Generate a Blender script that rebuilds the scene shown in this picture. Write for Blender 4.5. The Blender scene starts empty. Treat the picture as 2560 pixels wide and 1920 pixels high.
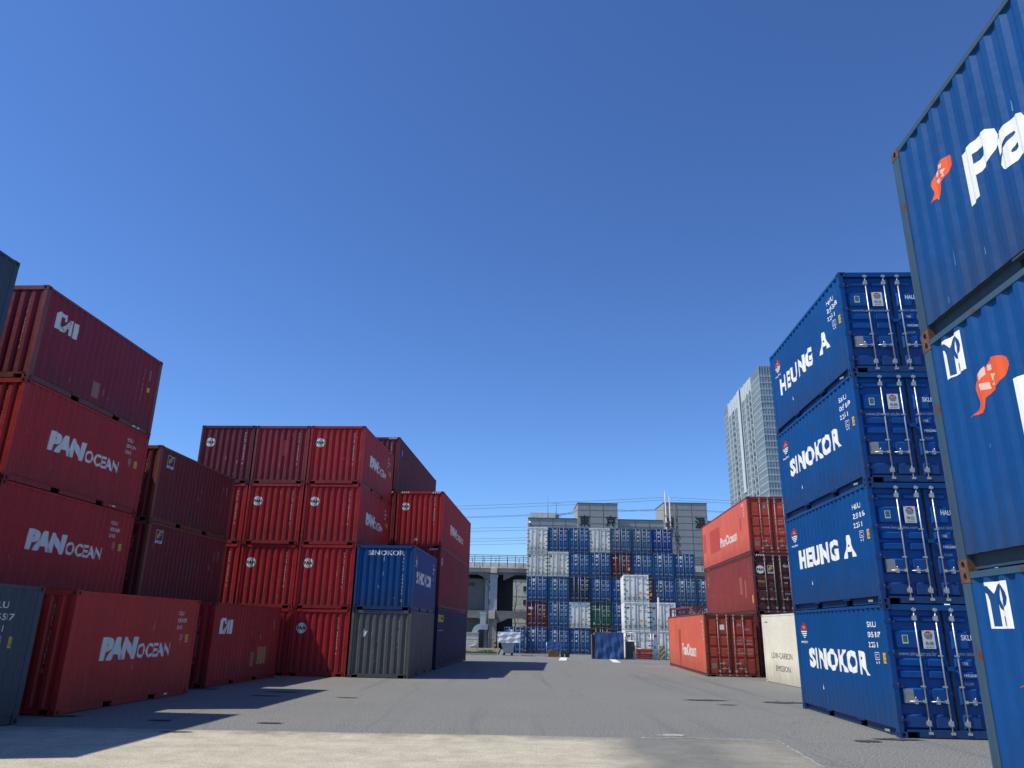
import bpy, bmesh, math, random
from mathutils import Vector, Matrix
R = math.radians
SC = bpy.context.scene
COL = SC.collection
W, L20, L40, H8, HC = 2.438, 6.058, 12.192, 2.591, 2.896
rnd = random.Random(7)

# ------------------------------------------------------------------ helpers
class MB:
    def __init__(s): s.v, s.f, s.m, s.sm = [], [], [], []
    def face(s, pts, mi=0, smooth=False):
        b = len(s.v); s.v += [tuple(p) for p in pts]; s.f.append(tuple(range(b, b + len(pts)))); s.m.append(mi); s.sm.append(smooth)
    def box(s, x0, x1, y0, y1, z0, z1, mi=0):
        b = len(s.v)
        s.v += [(x, y, z) for z in (z0, z1) for y in (y0, y1) for x in (x0, x1)]
        for q in ((0, 2, 3, 1), (4, 5, 7, 6), (0, 1, 5, 4), (2, 6, 7, 3), (0, 4, 6, 2), (1, 3, 7, 5)):
            s.f.append(tuple(b + i for i in q)); s.m.append(mi); s.sm.append(False)
    def frustum(s, x0, x1, z0, z1, yb, yf, sl, mi=0):
        b = len(s.v)
        s.v += [(x0, yb, z0), (x1, yb, z0), (x1, yb, z1), (x0, yb, z1), (x0 + sl, yf, z0 + sl), (x1 - sl, yf, z0 + sl), (x1 - sl, yf, z1 - sl), (x0 + sl, yf, z1 - sl)]
        for q in ((4, 5, 6, 7), (0, 1, 5, 4), (1, 2, 6, 5), (2, 3, 7, 6), (3, 0, 4, 7)):
            s.f.append(tuple(b + i for i in q)); s.m.append(mi); s.sm.append(False)
    def tube(s, pts, r, n=8, mi=0, caps=True, r1=None):
        pts = [Vector(p) for p in pts]; b = len(s.v); N = len(pts)
        for i, p in enumerate(pts):
            d = (pts[min(i + 1, N - 1)] - pts[max(i - 1, 0)]).normalized()
            a = d.orthogonal().normalized() if abs(d.z) > .9 else d.cross(Vector((0, 0, 1))).normalized()
            c = d.cross(a)
            rr = r if r1 is None else r + (r1 - r) * i / max(N - 1, 1)
            for k in range(n):
                t = 2 * math.pi * k / n
                s.v.append(tuple(p + a * (rr * math.cos(t)) + c * (rr * math.sin(t))))
        for i in range(N - 1):
            for k in range(n):
                k2 = (k + 1) % n
                s.f.append((b + i * n + k, b + i * n + k2, b + (i + 1) * n + k2, b + (i + 1) * n + k)); s.m.append(mi); s.sm.append(True)
        if caps:
            s.f.append(tuple(b + k for k in range(n))[::-1]); s.m.append(mi); s.sm.append(False)
            s.f.append(tuple(b + (N - 1) * n + k for k in range(n))); s.m.append(mi); s.sm.append(False)
    def mesh(s, name, slots=1):
        me = bpy.data.meshes.new(name); me.from_pydata(s.v, [], s.f)
        for _ in range(max(slots, max(s.m, default=0) + 1)): me.materials.append(None)
        me.polygons.foreach_set('material_index', s.m); me.polygons.foreach_set('use_smooth', s.sm)
        me.update(); return me

def put(name, me, mats, parent=None, loc=None, rz=None, scale=None):
    o = bpy.data.objects.new(name, me); COL.objects.link(o)
    if not isinstance(mats, (list, tuple)): mats = [mats]
    for i, sl in enumerate(o.material_slots):
        sl.link = 'OBJECT'; sl.material = mats[min(i, len(mats) - 1)]
    if parent: o.parent = parent
    if loc: o.location = loc
    if rz is not None: o.rotation_euler[2] = rz
    if scale: o.scale = scale
    return o
def tag(o, label, cat, group=None):
    o['label'] = label; o['category'] = cat
    if group: o['group'] = group
    return o
def struct(o): o['kind'] = 'structure'; return o
def thing(name, label, cat, loc=(0, 0, 0), rz=0, group=None):
    o = bpy.data.objects.new(name, None); COL.objects.link(o); o.location = loc; o.rotation_euler[2] = rz
    o.empty_display_size = .3
    return tag(o, label, cat, group)
CACHE = {}
def cached(key, fn):
    if key not in CACHE: CACHE[key] = fn()
    return CACHE[key]

# ------------------------------------------------------------------ materials
def newmat(name):
    m = bpy.data.materials.new(name); m.use_nodes = True; nt = m.node_tree; nt.nodes.clear()
    o = nt.nodes.new('ShaderNodeOutputMaterial'); b = nt.nodes.new('ShaderNodeBsdfPrincipled')
    nt.links.new(b.outputs[0], o.inputs[0]); return m, nt, b
def N(nt, t, **k):
    n = nt.nodes.new(t)
    for a, v in k.items():
        if a.startswith('i_'):
            n.inputs[a[2:].replace('_', ' ')].default_value = v
        else: setattr(n, a, v)
    return n
def coords(nt, scale=(1, 1, 1), kind='Object', loc=(0, 0, 0)):
    tc = N(nt, 'ShaderNodeTexCoord'); mp = N(nt, 'ShaderNodeMapping'); mp.inputs['Scale'].default_value = scale; mp.inputs['Location'].default_value = loc
    nt.links.new(tc.outputs[kind], mp.inputs[0]); return mp.outputs[0]
def noise(nt, vec, scale, detail=4, rough=.55):
    n = N(nt, 'ShaderNodeTexNoise'); n.inputs['Scale'].default_value = scale; n.inputs['Detail'].default_value = detail; n.inputs['Roughness'].default_value = rough
    nt.links.new(vec, n.inputs['Vector']); return n.outputs[0]
def ramp(nt, fac, stops):
    r = N(nt, 'ShaderNodeValToRGB'); e = r.color_ramp.elements
    while len(e) < len(stops): e.new(.5)
    for i, (p, c) in enumerate(stops):
        e[i].position = p; e[i].color = (c, c, c, 1) if isinstance(c, (int, float)) else (*c, 1)
    nt.links.new(fac, r.inputs[0]); return r.outputs[0]
def mix(nt, fac, a, b, mode='MIX'):
    n = N(nt, 'ShaderNodeMix', data_type='RGBA', blend_type=mode)
    for i, v in ((0, fac), (6, a), (7, b)):
        if isinstance(v, (int, float)): n.inputs[i].default_value = v if i == 0 else (v, v, v, 1)
        elif isinstance(v, tuple): n.inputs[i].default_value = (*v, 1)
        else: nt.links.new(v, n.inputs[i])
    return n.outputs[2]
def bump(nt, b, h, strength, dist=.01):
    n = N(nt, 'ShaderNodeBump'); n.inputs['Strength'].default_value = strength; n.inputs['Distance'].default_value = dist
    nt.links.new(h, n.inputs['Height']); nt.links.new(n.outputs[0], b.inputs['Normal'])
def mul(c, k): return tuple(min(1, x * k) for x in c)
def lerp(a, b, t): return tuple(x + (y - x) * t for x, y in zip(a, b))

def paint(rgb, wear=.35, rust=.3, rough=.42, seed=0, fade=.25, streak=.35):
    def mk():
        m, nt, b = newmat('container_paint')
        v = coords(nt, loc=(seed * 3.7, seed * 1.3, seed * .7)); vs = coords(nt, (5, 5, .35), loc=(seed * 2.1, seed, 0)); vf = coords(nt, (24, 24, 1.1), loc=(seed, 0, 0))
        big = noise(nt, v, .7, 3); st = noise(nt, vs, 1.6, 5, .65); fine = noise(nt, vf, 1.5, 4, .7); sp = noise(nt, v, 9, 6, .7); sp2 = noise(nt, v, 2.3, 8, .72)
        g = sum(rgb) / 3
        pale = lerp(mul(rgb, 1.15), (g * 1.1 + .05,) * 3, fade); dark = mul(rgb, .68)
        c = mix(nt, ramp(nt, big, [(.35, 0), (.7, 1)]), mul(rgb, .92), mul(rgb, 1.06))
        f = N(nt, 'ShaderNodeMath', operation='MULTIPLY'); nt.links.new(ramp(nt, st, [(.48, 0), (.75, 1)]), f.inputs[0]); f.inputs[1].default_value = streak
        c = mix(nt, f.outputs[0], c, dark)
        f = N(nt, 'ShaderNodeMath', operation='MULTIPLY'); nt.links.new(ramp(nt, fine, [(.5, 0), (.8, 1)]), f.inputs[0]); f.inputs[1].default_value = wear
        c = mix(nt, f.outputs[0], c, pale)
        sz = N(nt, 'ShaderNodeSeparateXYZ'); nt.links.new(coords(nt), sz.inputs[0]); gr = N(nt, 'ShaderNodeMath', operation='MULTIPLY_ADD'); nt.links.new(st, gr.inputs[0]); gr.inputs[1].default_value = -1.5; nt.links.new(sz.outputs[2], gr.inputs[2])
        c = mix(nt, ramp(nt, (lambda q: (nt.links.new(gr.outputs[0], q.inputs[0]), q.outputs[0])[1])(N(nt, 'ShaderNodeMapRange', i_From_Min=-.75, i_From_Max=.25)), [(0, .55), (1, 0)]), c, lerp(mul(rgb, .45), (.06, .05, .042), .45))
        if rust > 0:
            t = .80 - rust * .22
            rf = ramp(nt, sp2, [(t - .02, 0), (t + .03, 1)])
            rc = mix(nt, sp, (.05, .02, .012), (.17, .065, .03))
            c = mix(nt, rf, c, rc)
            sc = ramp(nt, sp, [(.74, 0), (.78, .7)])
            c = mix(nt, sc, c, pale)
        nt.links.new(c, b.inputs['Base Color'])
        rr = N(nt, 'ShaderNodeMapRange'); rr.inputs[3].default_value = rough - .08; rr.inputs[4].default_value = rough + .25; nt.links.new(st, rr.inputs[0]); nt.links.new(rr.outputs[0], b.inputs['Roughness'])
        h = noise(nt, v, 1.9, 3, .5); bump(nt, b, h, .5, .05); b.inputs['Specular IOR Level'].default_value = .32
        return m
    return cached(('paint', rgb, wear, rust, rough, seed, fade, streak), mk)
def plain(rgb, rough=.6, metal=0., var=.18, scale=3., bmp=0., name='surface'):
    def mk():
        m, nt, b = newmat(name); v = coords(nt); n = noise(nt, v, scale, 6, .65)
        c = mix(nt, ramp(nt, n, [(.3, 0), (.72, 1)]), mul(rgb, 1 - var), mul(rgb, 1 + var)); nt.links.new(c, b.inputs['Base Color'])
        b.inputs['Roughness'].default_value = rough; b.inputs['Metallic'].default_value = metal
        if bmp: bump(nt, b, n, bmp, .03)
        return m
    return cached(('plain', rgb, rough, metal, var, scale, bmp), mk)
def decalmat(rgb, worn=.12):
    def mk():
        m, nt, b = newmat('marking_paint'); v = coords(nt); n = noise(nt, v, 7, 8, .72); g = noise(nt, coords(nt, (6, 6, .6)), 2, 4)
        c = mix(nt, ramp(nt, g, [(.4, 0), (.8, .5)]), rgb, mul(rgb, .72)); c = mix(nt, ramp(nt, n, [(.66, 0), (.72, worn * 4)]), c, mul(rgb, .45))
        nt.links.new(c, b.inputs['Base Color']); b.inputs['Roughness'].default_value = .55; return m
    return cached(('decal', rgb, worn), mk)

WHITE = decalmat((.86, .86, .82)); CREAM = decalmat((.70, .69, .64)); BLACK = decalmat((.015, .015, .017), 0); YEL = decalmat((.75, .45, .04)); ORG = decalmat((.80, .105, .02)); NAVY = decalmat((.015, .02, .07)); REDM = decalmat((.42, .012, .015)); GRN = decalmat((.02, .16, .11)); STEEL = decalmat((.30, .30, .29)); SKYB = decalmat((.10, .35, .62)); GREY = decalmat((.22, .22, .22))
GALV = plain((.50, .50, .49), .38, .65, .2, 6, name='galvanised_steel'); RUBBER = plain((.012, .012, .012), .7, name='rubber'); DARK = plain((.02, .02, .022), .8, name='dark_interior'); GALVR = plain((.42, .36, .32), .5, .3, .35, 9, name='dull_steel')
RUSTM = plain((.13, .065, .04), .85, 0, .5, 14, .3, name='rusty_steel')

# ------------------------------------------------------------------ text and flat markings
def text_geo(s, bold=0., shear=0., space=1.):
    def mk():
        cu = bpy.data.curves.new('lettering', 'FONT'); cu.body = s; cu.fill_mode = 'FRONT'; cu.dimensions = '2D'; cu.offset = bold; cu.shear = shear; cu.space_character = space; cu.resolution_u = 3
        o = bpy.data.objects.new('lettering', cu); COL.objects.link(o)
        dg = bpy.context.evaluated_depsgraph_get(); me = bpy.data.meshes.new_from_object(o.evaluated_get(dg))
        vs = [v.co.copy() for v in me.vertices]; fs = [tuple(p.vertices) for p in me.polygons]
        bpy.data.objects.remove(o); bpy.data.curves.remove(cu); bpy.data.meshes.remove(me)
        x0 = min(v.x for v in vs); x1 = max(v.x for v in vs); y0 = min(v.y for v in vs); y1 = max(v.y for v in vs)
        return [((v.x - x0) / max(x1 - x0, 1e-6), (v.y - y0) / max(y1 - y0, 1e-6)) for v in vs], fs, (x1 - x0) / max(y1 - y0, 1e-6)
    return cached(('text', s, bold, shear, space), mk)
def T(s, u0, u1, v0, v1, bold=0., shear=0., space=1.):          # text filling the rectangle
    vs, fs, _ = text_geo(s, bold, shear, space)
    return [[(u0 + (u1 - u0) * vs[i][0], v0 + (v1 - v0) * vs[i][1]) for i in f] for f in fs]
def rect(u0, u1, v0, v1): return [[(u0, v0), (u1, v0), (u1, v1), (u0, v1)]]
def ell(cu, cv, ru, rv, n=24, a0=0, a1=2 * math.pi): return [[(cu + ru * math.cos(a0 + (a1 - a0) * k / n), cv + rv * math.sin(a0 + (a1 - a0) * k / n)) for k in range(n if abs(a1 - a0) > 6 else n + 1)]]
def ring(cu, cv, r0, r1, n=20):
    p = [(math.cos(2 * math.pi * k / n), math.sin(2 * math.pi * k / n)) for k in range(n)]
    return [[(cu + a[0] * r0, cv + a[1] * r0), (cu + a[0] * r1, cv + a[1] * r1), (cu + b[0] * r1, cv + b[1] * r1), (cu + b[0] * r0, cv + b[1] * r0)] for a, b in zip(p, p[1:] + p[:1])]
def ribbon(pts, ws):
    out = []; L, Rr = [], []
    for i, p in enumerate(pts):
        a = pts[max(i - 1, 0)]; b = pts[min(i + 1, len(pts) - 1)]; dx, dy = b[0] - a[0], b[1] - a[1]; d = math.hypot(dx, dy) or 1
        w = (ws[i] if isinstance(ws, (list, tuple)) else ws) / 2
        L.append((p[0] - dy / d * w, p[1] + dx / d * w)); Rr.append((p[0] + dy / d * w, p[1] - dx / d * w))
    for i in range(len(pts) - 1): out.append([L[i], L[i + 1], Rr[i + 1], Rr[i]])
    return out
def smooth(p, n=4):
    out = []; m = len(p)
    for i in range(m):
        a, b, c, d = p[i - 1], p[i], p[(i + 1) % m], p[(i + 2) % m]
        for k in range(n):
            t = k / n; out.append(tuple(.5 * (2 * b[j] + (c[j] - a[j]) * t + (2 * a[j] - 5 * b[j] + 4 * c[j] - d[j]) * t * t + (3 * b[j] - a[j] - 3 * c[j] + d[j]) * t ** 3) for j in (0, 1)))
    return out
def xf(polys, u0, v0, su, sv): return [[(u0 + p[0] * su, v0 + p[1] * sv) for p in f] for f in polys]
def flat_mesh(polys, cuts, fn, name):
    bm = bmesh.new()
    for f in polys:
        try: bm.faces.new([bm.verts.new((p[0], p[1], 0)) for p in f])
        except ValueError: pass
    bmesh.ops.triangulate(bm, faces=[f for f in bm.faces if len(f.verts) > 4 or True])
    us = [v.co.x for v in bm.verts]; lo, hi = min(us), max(us)
    for c in cuts:
        if lo < c < hi: bmesh.ops.bisect_plane(bm, geom=bm.verts[:] + bm.edges[:] + bm.faces[:], plane_co=(c, 0, 0), plane_no=(1, 0, 0), dist=1e-5)
    for v in bm.verts: v.co = fn(v.co.x, v.co.y)
    me = bpy.data.meshes.new(name); bm.to_mesh(me); bm.free(); me.materials.append(None); return me

# ------------------------------------------------------------------ shipping containers
SD0, SD1 = .010, .038        # outer and inner depth of side corrugation
def side_breaks(L, dep=None):
    SD1_ = dep or SD1
    n = round((L - .34) / .278); p = (L - .34) / n; y = .17; out = [(y, SD0)]
    for k in range(n):
        out += [(y + p * .13, SD0), (y + p * .37, SD1_), (y + p * .63, SD1_), (y + p * .87, SD0)]; y += p
    out.append((L - .17, SD0)); return out
def end_breaks():
    n = 8; a, b = .11, W - .11; p = (b - a) / n; out = [(a, .02)]; y = a
    for k in range(n):
        out += [(y + p * .20, .02), (y + p * .36, .064), (y + p * .66, .064), (y + p * .82, .02)]; y += p
    out.append((b, .02)); return out
def interp(br, s):
    if s <= br[0][0]: return br[0][1]
    for (a, d0), (b, d1) in zip(br, br[1:]):
        if s <= b: return d0 + (d1 - d0) * (s - a) / (b - a)
    return br[-1][1]
def casting_mesh():
    m = MB(); X, Y, Z = .162, .178, .118
    def holed(fn, a, b, mi=0, n=16):
        cx, cz = a / 2, b / 2; ru, rv = .034, .044
        per = []; ov = []
        for k in range(n):
            t = 2 * math.pi * (k + .5) / n; c, s_ = math.cos(t), math.sin(t)
            q = min(cx / abs(c), cz / abs(s_)); per.append((cx + c * q, cz + s_ * q)); ov.append((cx + ru * c, cz + rv * s_))
        for k in range(n):
            j = (k + 1) % n
            pts = [per[k], per[j], ov[j], ov[k]]
            # keep square corners
            if abs(per[k][0] - per[j][0]) > 1e-6 and abs(per[k][1] - per[j][1]) > 1e-6:
                cor = (0 if (per[k][0] + per[j][0]) / 2 < cx else a, 0 if (per[k][1] + per[j][1]) / 2 < cz else b); pts = [per[k], cor, per[j], ov[j], ov[k]]
            m.face([fn(p[0], p[1], 0) for p in pts]); m.face([fn(*ov[k], 0), fn(*ov[j], 0), fn(*ov[j], .03), fn(*ov[k], .03)])
        m.face([fn(*p, .03) for p in ov], 1)
    holed(lambda u, v, d: (u, d, v), X, Z); holed(lambda u, v, d: (d, u, v), Y, Z)
    m.face([(X, 0, 0), (X, Y, 0), (X, Y, Z), (X, 0, Z)]); m.face([(0, Y, 0), (0, Y, Z), (X, Y, Z), (X, Y, 0)]); m.face([(0, 0, 0), (0, Y, 0), (X, Y, 0), (X, 0, 0)]); m.face([(0, 0, Z), (X, 0, Z), (X, Y, Z), (0, Y, Z)])
    return m.mesh('corner_casting', 2)
def side_mesh(L, H, right, dep=None, z0=.165):
    m = MB(); br = side_breaks(L, dep); zt = H - .075
    for (a, d0), (b, d1) in zip(br, br[1:]):
        X = (lambda d: W - d) if right else (lambda d: d)
        m.face([(X(d0), a, z0), (X(d1), b, z0), (X(d1), b, zt), (X(d0), a, zt)])
    return m.mesh('side_wall')
def end_mesh(H):
    m = MB(); br = end_breaks()
    for (a, d0), (b, d1) in zip(br, br[1:]): m.face([(a, d0, .16), (b, d1, .16), (b, d1, H - .125), (a, d0, H - .125)])
    return m.mesh('end_wall')
def post_mesh(L, H, ix, iy, door):
    m = MB(); z0, z1 = .118, H - .118; e = .004
    x0, x1 = (e, .1) if ix == 0 else (W - .1, W - e); y0, y1 = (e, .165) if iy == 0 else (L - .165, L - e)
    m.box(x0, x1, y0, y1, z0, z1); return m.mesh('corner_post')
def rail_mesh(L, H, right, top, inset, pockets):
    m = MB(); X = (lambda a, b: (W - b, W - a)) if right else (lambda a, b: (a, b))
    if top:
        m.box(*X(.004, .064), .17, L - .17, H - .075, H - .012)
    else:
        segs = [(.17, L - .17)]
        if pockets:
            c = L / 2; segs = [(.17, c - 1.205), (c - .845, c + .845), (c + 1.205, L - .17)]
        for a, b in segs:
            m.box(*X(inset, inset + .05), a, b, .016, .163)
        m.box(*X(.012, .09), .17, L - .17, .1632, .1675)
        if pockets:
            for k in (-1, 1): m.box(*X(.02, .10), L / 2 + k * 1.025 - .19, L / 2 + k * 1.025 + .19, .132, .1630)
    return m.mesh('top_side_rail' if top else 'bottom_side_rail')
def sill_mesh(L, far, slots=True):
    m = MB(); Y = (lambda a, b: (L - b, L - a)) if far else (lambda a, b: (a, b))
    if slots: m.box(.40, W - .40, *Y(.006, .12), .02, .1605); m.box(.163, .3995, *Y(.006, .12), .118, .1595); m.box(W - .3995, W - .163, *Y(.006, .12), .118, .1595)
    else: m.box(.163, W - .163, *Y(.006, .12), .02, .16)
    return m.mesh('sill')
def header_mesh(L, H, far):
    m = MB(); Y = (lambda a, b: (L - b, L - a)) if far else (lambda a, b: (a, b)); m.box(.163, W - .163, *Y(.006, .1), H - .122, H - .008); return m.mesh('header')
DOORS = {  # rows of pressed panels (relative z) and their columns on the left-hand leaf
 'new': ([(.17, .45), (.62, .95), (1.11, 1.29), (1.34, 1.52), (1.69, 2.07), (2.22, 2.36)], [(.16, .70), (.75, 1.13)]),
 'hc': ([(.16, .84), (.90, 1.33), (1.39, 1.85), (1.91, 2.68)], [(.16, .57), (.62, 1.10)]),
 'hc2': ([(.17, .5), (.66, 1.12), (1.22, 1.5), (1.60, 1.86), (1.98, 2.46)], [(.16, .66), (.73, 1.12)]),
 'far': ([(.17, .62), (.74, 1.15), (1.26, 1.68), (1.79, 2.24), (2.36, 2.70)], [(.15, .56), (.63, 1.12)]),
 'flat': ([], [])}
def door_mesh(H, style, right):
    m = MB(); rows, cols = DOORS[style]; x0, x1 = (.112, 1.2035) if not right else (W - 1.2035, W - .112)
    z0, z1 = .168, H - .128; yb, yf = .086, .038
    if style == 'flat': m.box(x0, x1, .045, .10, z0, z1)
    else: m.box(x0, x1, yb, .12, z0, z1)
    for a, b in rows:
        if b > z1 - .02: b = z1 - .03
        for c, d in cols:
            if right: c, d = W - d, W - c
            m.frustum(c, d, a, b, yb, yf, .036)
    return m.mesh('door')
def bar_mesh(H):
    m = MB(); y = .018
    m.tube([(0, y, .10), (0, y, H - .07)], .0165, 8)
    for z in (.075, H - .135): m.box(-.045, .045, -.004, .03, z, z + .05)
    for z in (.23, H - .33): m.box(-.036, .036, -.004, .055, z, z + .105); m.box(-.052, .052, .036, .060, z + .02, z + .085)
    for z in (H * .37, H * .60): m.box(-.055, .03, .0, .05, z, z + .03)
    return m.mesh('locking_bar')
def handle_mesh(d):
    m = MB(); m.tube([(0, .002, 0), (.12 * d, -.004, .0), (.34 * d, .0, -.004)], .0125, 6); m.box(min(.0, .06 * d), max(.0, .06 * d), -.012, .03, -.028, .03)
    m.box(min(.17 * d, .23 * d), max(.17 * d, .23 * d), -.01, .05, -.05, .045); m.tube([(.2 * d, -.006, .03), (.21 * d, -.006, .085)], .012, 6)
    return m.mesh('door_handle')
def gasket_mesh(H):
    m = MB(); z0, z1 = .162, H - .123
    m.box(1.205, W - 1.205, .050, .10, z0 + .006, z1 - .006); m.box(.101, .1115, .06, .1, z0 + .006, z1 - .006); m.box(W - .1115, W - .101, .06, .1, z0 + .006, z1 - .006)
    m.box(.101, W - .101, .0605, .0995, z0, z0 + .0055); m.box(.101, W - .101, .0605, .0995, z1 - .0055, z1)
    return m.mesh('gasket')
def hinge_mesh():
    m = MB(); m.box(0, .105, .0, .05, -.035, .035); m.tube([(.104, .014, -.06), (.104, .014, .06)], .016, 6); m.box(.105, .21, .026, .071, -.03, .03); return m.mesh('hinge')

class Box:
    """one shipping container; local origin at the near-left bottom corner"""
    def __init__(s, label, org, rz, L, H, mat, end='wall', cat='shipping container', name='shipping_container', group=None, inset=.03, pockets=None, style='new', frame=None, cast=None, bars=True, hand=1, gmat=None, doormat=None, dep=None):
        s.L, s.H, s.mat = L, H, mat; fr = frame or mat
        if pockets is None: pockets = L < 7
        s.r = r = thing(name, label, cat, org, rz, group); cast = cast or fr; j_ = random.Random(label); r.location.x += j_.uniform(-.014, .014); r.location.y += j_.uniform(-.02, .02); r.rotation_euler[2] += R(j_.uniform(-.12, .12))
        s.sbr = side_breaks(L, dep); s.ebr = end_breaks(); s.end = end; s.doors = []
        for ri in (False, True):
            put('side_wall', cached(('side', L, H, ri, dep), lambda: side_mesh(L, H, ri, dep)), mat, r)
            put('top_side_rail', cached(('rail', L, H, ri, 1), lambda: rail_mesh(L, H, ri, True, 0, 0)), fr, r)
            put('bottom_side_rail', cached(('rail', L, ri, 0, inset, pockets), lambda: rail_mesh(L, H, ri, False, inset, pockets)), fr, r)
        for ix in (0, 1):
            for iy in (0, 1):
                put('corner_post', cached(('post', L, H, ix, iy), lambda: post_mesh(L, H, ix, iy, end == 'door')), fr, r)
                for iz in (0, 1):
                    put('corner_casting', cached('casting', casting_mesh), [cast, DARK], r, (W * ix, L * iy, H * iz), None, (1 - 2 * ix, 1 - 2 * iy, 1 - 2 * iz))
        def roof():
            m = MB(); m.box(.066, W - .066, .102, L - .102, H - .05, H - .03); return m.mesh('roof')
        def floor():
            m = MB(); m.box(.105, W - .105, .123, L - .123, .14, .158); return m.mesh('floor')
        put('roof', cached(('roof', L, H), roof), mat, r); put('floor', cached(('floor', L), floor), DARK, r)
        for far in (False, True):
            put('sill', cached(('sill', L, far, end), lambda: sill_mesh(L, far)), fr, r); put('header', cached(('head', L, H, far), lambda: header_mesh(L, H, far)), fr, r)
        em = cached(('end', H), lambda: end_mesh(H))
        if end == 'wall': put('end_wall', em, mat, r)
        else:
            g = put('gasket', cached(('gask', H), lambda: gasket_mesh(H)), RUBBER, r)
            for ri in (False, True):
                d = put('door', cached(('door', H, style, ri), lambda: door_mesh(H, style, ri)), doormat or mat, r); s.doors.append(d)
                bx = (.62, 1.055) if not ri else (W - 1.055, W - .62)
                for x in bx:
                    put('locking_bar', cached(('bar', H), lambda: bar_mesh(H)), gmat or GALV, d, (x, 0, 0))
                    for k in range(hand):
                        dd = (-1 if not ri else 1) if hand == 1 else ((1 if x == bx[0] else -1))
                        if hand == 2 and k == 1: continue
                        z = .69 if hand == 1 else (.62 if x == bx[0] else .40)
                        put('door_handle', cached(('hand', dd), lambda: handle_mesh(dd)), gmat or GALV, d, (x, .0, z))
                for z in (.34, .34 + (H - .7) / 3, .34 + (H - .7) * 2 / 3, H - .36):
                    put('hinge', cached('hinge', hinge_mesh), fr, d, (.004, 0, z) if not ri else (W - .004, 0, z), None, (1, 1, 1) if not ri else (-1, 1, 1))
        put('end_wall', em, mat, r, (0, L, 0), None, (1, -1, 1))
    def mark(s, name, face, polys, mat, off=.0025, lvl='f', parent=None):
        L = s.L
        if face == 'right': me = flat_mesh(polys, [b[0] for b in s.sbr], lambda u, v: (W - interp(s.sbr, u) + off, u, v), name); p = s.r
        elif face == 'left': me = flat_mesh(polys, [b[0] for b in s.sbr], lambda u, v: (interp(s.sbr, u) - off, u, v), name); p = s.r
        elif face == 'end': me = flat_mesh(polys, [b[0] for b in s.ebr], lambda u, v: (u, interp(s.ebr, u) - off, v), name); p = s.r
        else:
            y = {'f': .086, 'b': .038, 's': .045, 'h': .006, 't': .0}[lvl] - off
            me = flat_mesh(polys, [], lambda u, v: (u, y, v), name); us = [q[0] for f in polys for q in f]; p = s.doors[0 if sum(us) / len(us) < W / 2 else 1] if lvl != 'h' else s.r
        return put(name, me, mat, parent or p)
def marks(c, name, face, items, *a):
    return [c.mark(name, face, it, *a) for it in items]
def vcode(s, u, z1, dz=.125, w=.072, h=.095):     # a code written downwards
    out = []; z = z1
    for ch in s:
        if ch != ' ':
            k = .35 if ch in '1I' else 1
            out += T(ch, u - w / 2 * k, u + w / 2 * k, z - h, z, .012)
        z -= dz if ch != ' ' else dz * .7
    return out
def fit(s, u0, v0, h, dirn=1, k=.8, **kw):        # text of a given height at its natural width
    a = text_geo(s, kw.get('bold', 0.), kw.get('shear', 0.), kw.get('space', 1.))[2]; return T(s, u0, u0 + dirn * h * a * k, v0, v0 + h, **kw)

def placard(c, u0, u1, v0, v1, mats_polys, lvl='b', face='door'):   # a sticker with its print
    base = c.mark('placard', face, rect(u0, u1, v0, v1), mats_polys[0], .002, lvl, c.r)
    for i, (m, p) in enumerate(mats_polys[1]):
        c.mark('print', face, p, m, .0035 + .0012 * i, lvl, base if face != 'door' else base)
    return base
# ------------------------------------------------------------------ liveries
RED = (.39, .018, .021); RED2 = (.48, .030, .023); MAROON = (.23, .016, .032); BROWN = (.16, .018, .024); CAIRED = (.34, .020, .022); PURPLE = (.12, .012, .024)
NAVYC = (.016, .022, .085); SLATE = (.045, .068, .094); GREYC = (.112, .118, .113); BLUE = (.000, .060, .225); BLUE2 = (.000, .062, .225); ORANGE = (.68, .135, .080); RSB = (.22, .040, .036); CREAMC = (.86, .80, .66)
PANM = lambda sd=0: paint(RED, .2, .25, .45, sd, .08)
def corner(X, Y, deg, k=0, gap=.045):          # near-left corner of the k-th column left/right of a near-right corner
    t = R(deg); d = -W + k * (W + gap); return (X + d * math.cos(t), Y + d * math.sin(t))
def pan_ocean(c, face='right', L=L20, k=1., o=0.):
    s = lambda u: o + u * k if face == 'right' else L - (o + u * k)
    pan = T('PAN', s(1.30), s(2.92), 1.05, 1.58, .068, .12, .93); oc = T('OCEAN', s(2.95), s(4.66), 1.06, 1.42, .034, .06, 1.0)
    marks(c, 'lettering', face, [pan, oc], CREAM)
def side_code(c, l1, l2, l3='22G1', s0=4.86, face='right', z=2.14, mat=None, k=1.):
    d = 1 if face == 'right' else -1; m = mat or CREAM
    marks(c, 'code', face, [T(l1, s0, s0 + d * .36 * k, z, z + .105 * k, .012), T(l2, s0 - d * .02, s0 + d * .55 * k, z - .19 * k, z - .085 * k, .012), T(l3, s0 - d * .04, s0 + d * .34 * k, z - .375 * k, z - .275 * k, .012)], m)
    b = s0 + d * .24; q = z - .70
    c.mark('symbol', face, ribbon([(b, q + .04), (b + d * .15, q + .04), (b + d * .15, q + .18), (b, q + .18), (b, q + .03)], .014) + T('C', b + d * .04, b + d * .11, q + .07, q + .15) + T('61', b + d * .02, b + d * .12, q - .05, q + .01), m)
    c.mark('hazard_label', face, rect(b + d * .37, b + d * .50, q - .03, q + .18), YEL); marks(c, 'print', face, [T('2.6', b + d * .39, b + d * .48, q + .09, q + .15), T('8.6', b + d * .39, b + d * .48, q, q + .06)], BLACK, .0045)
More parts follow.
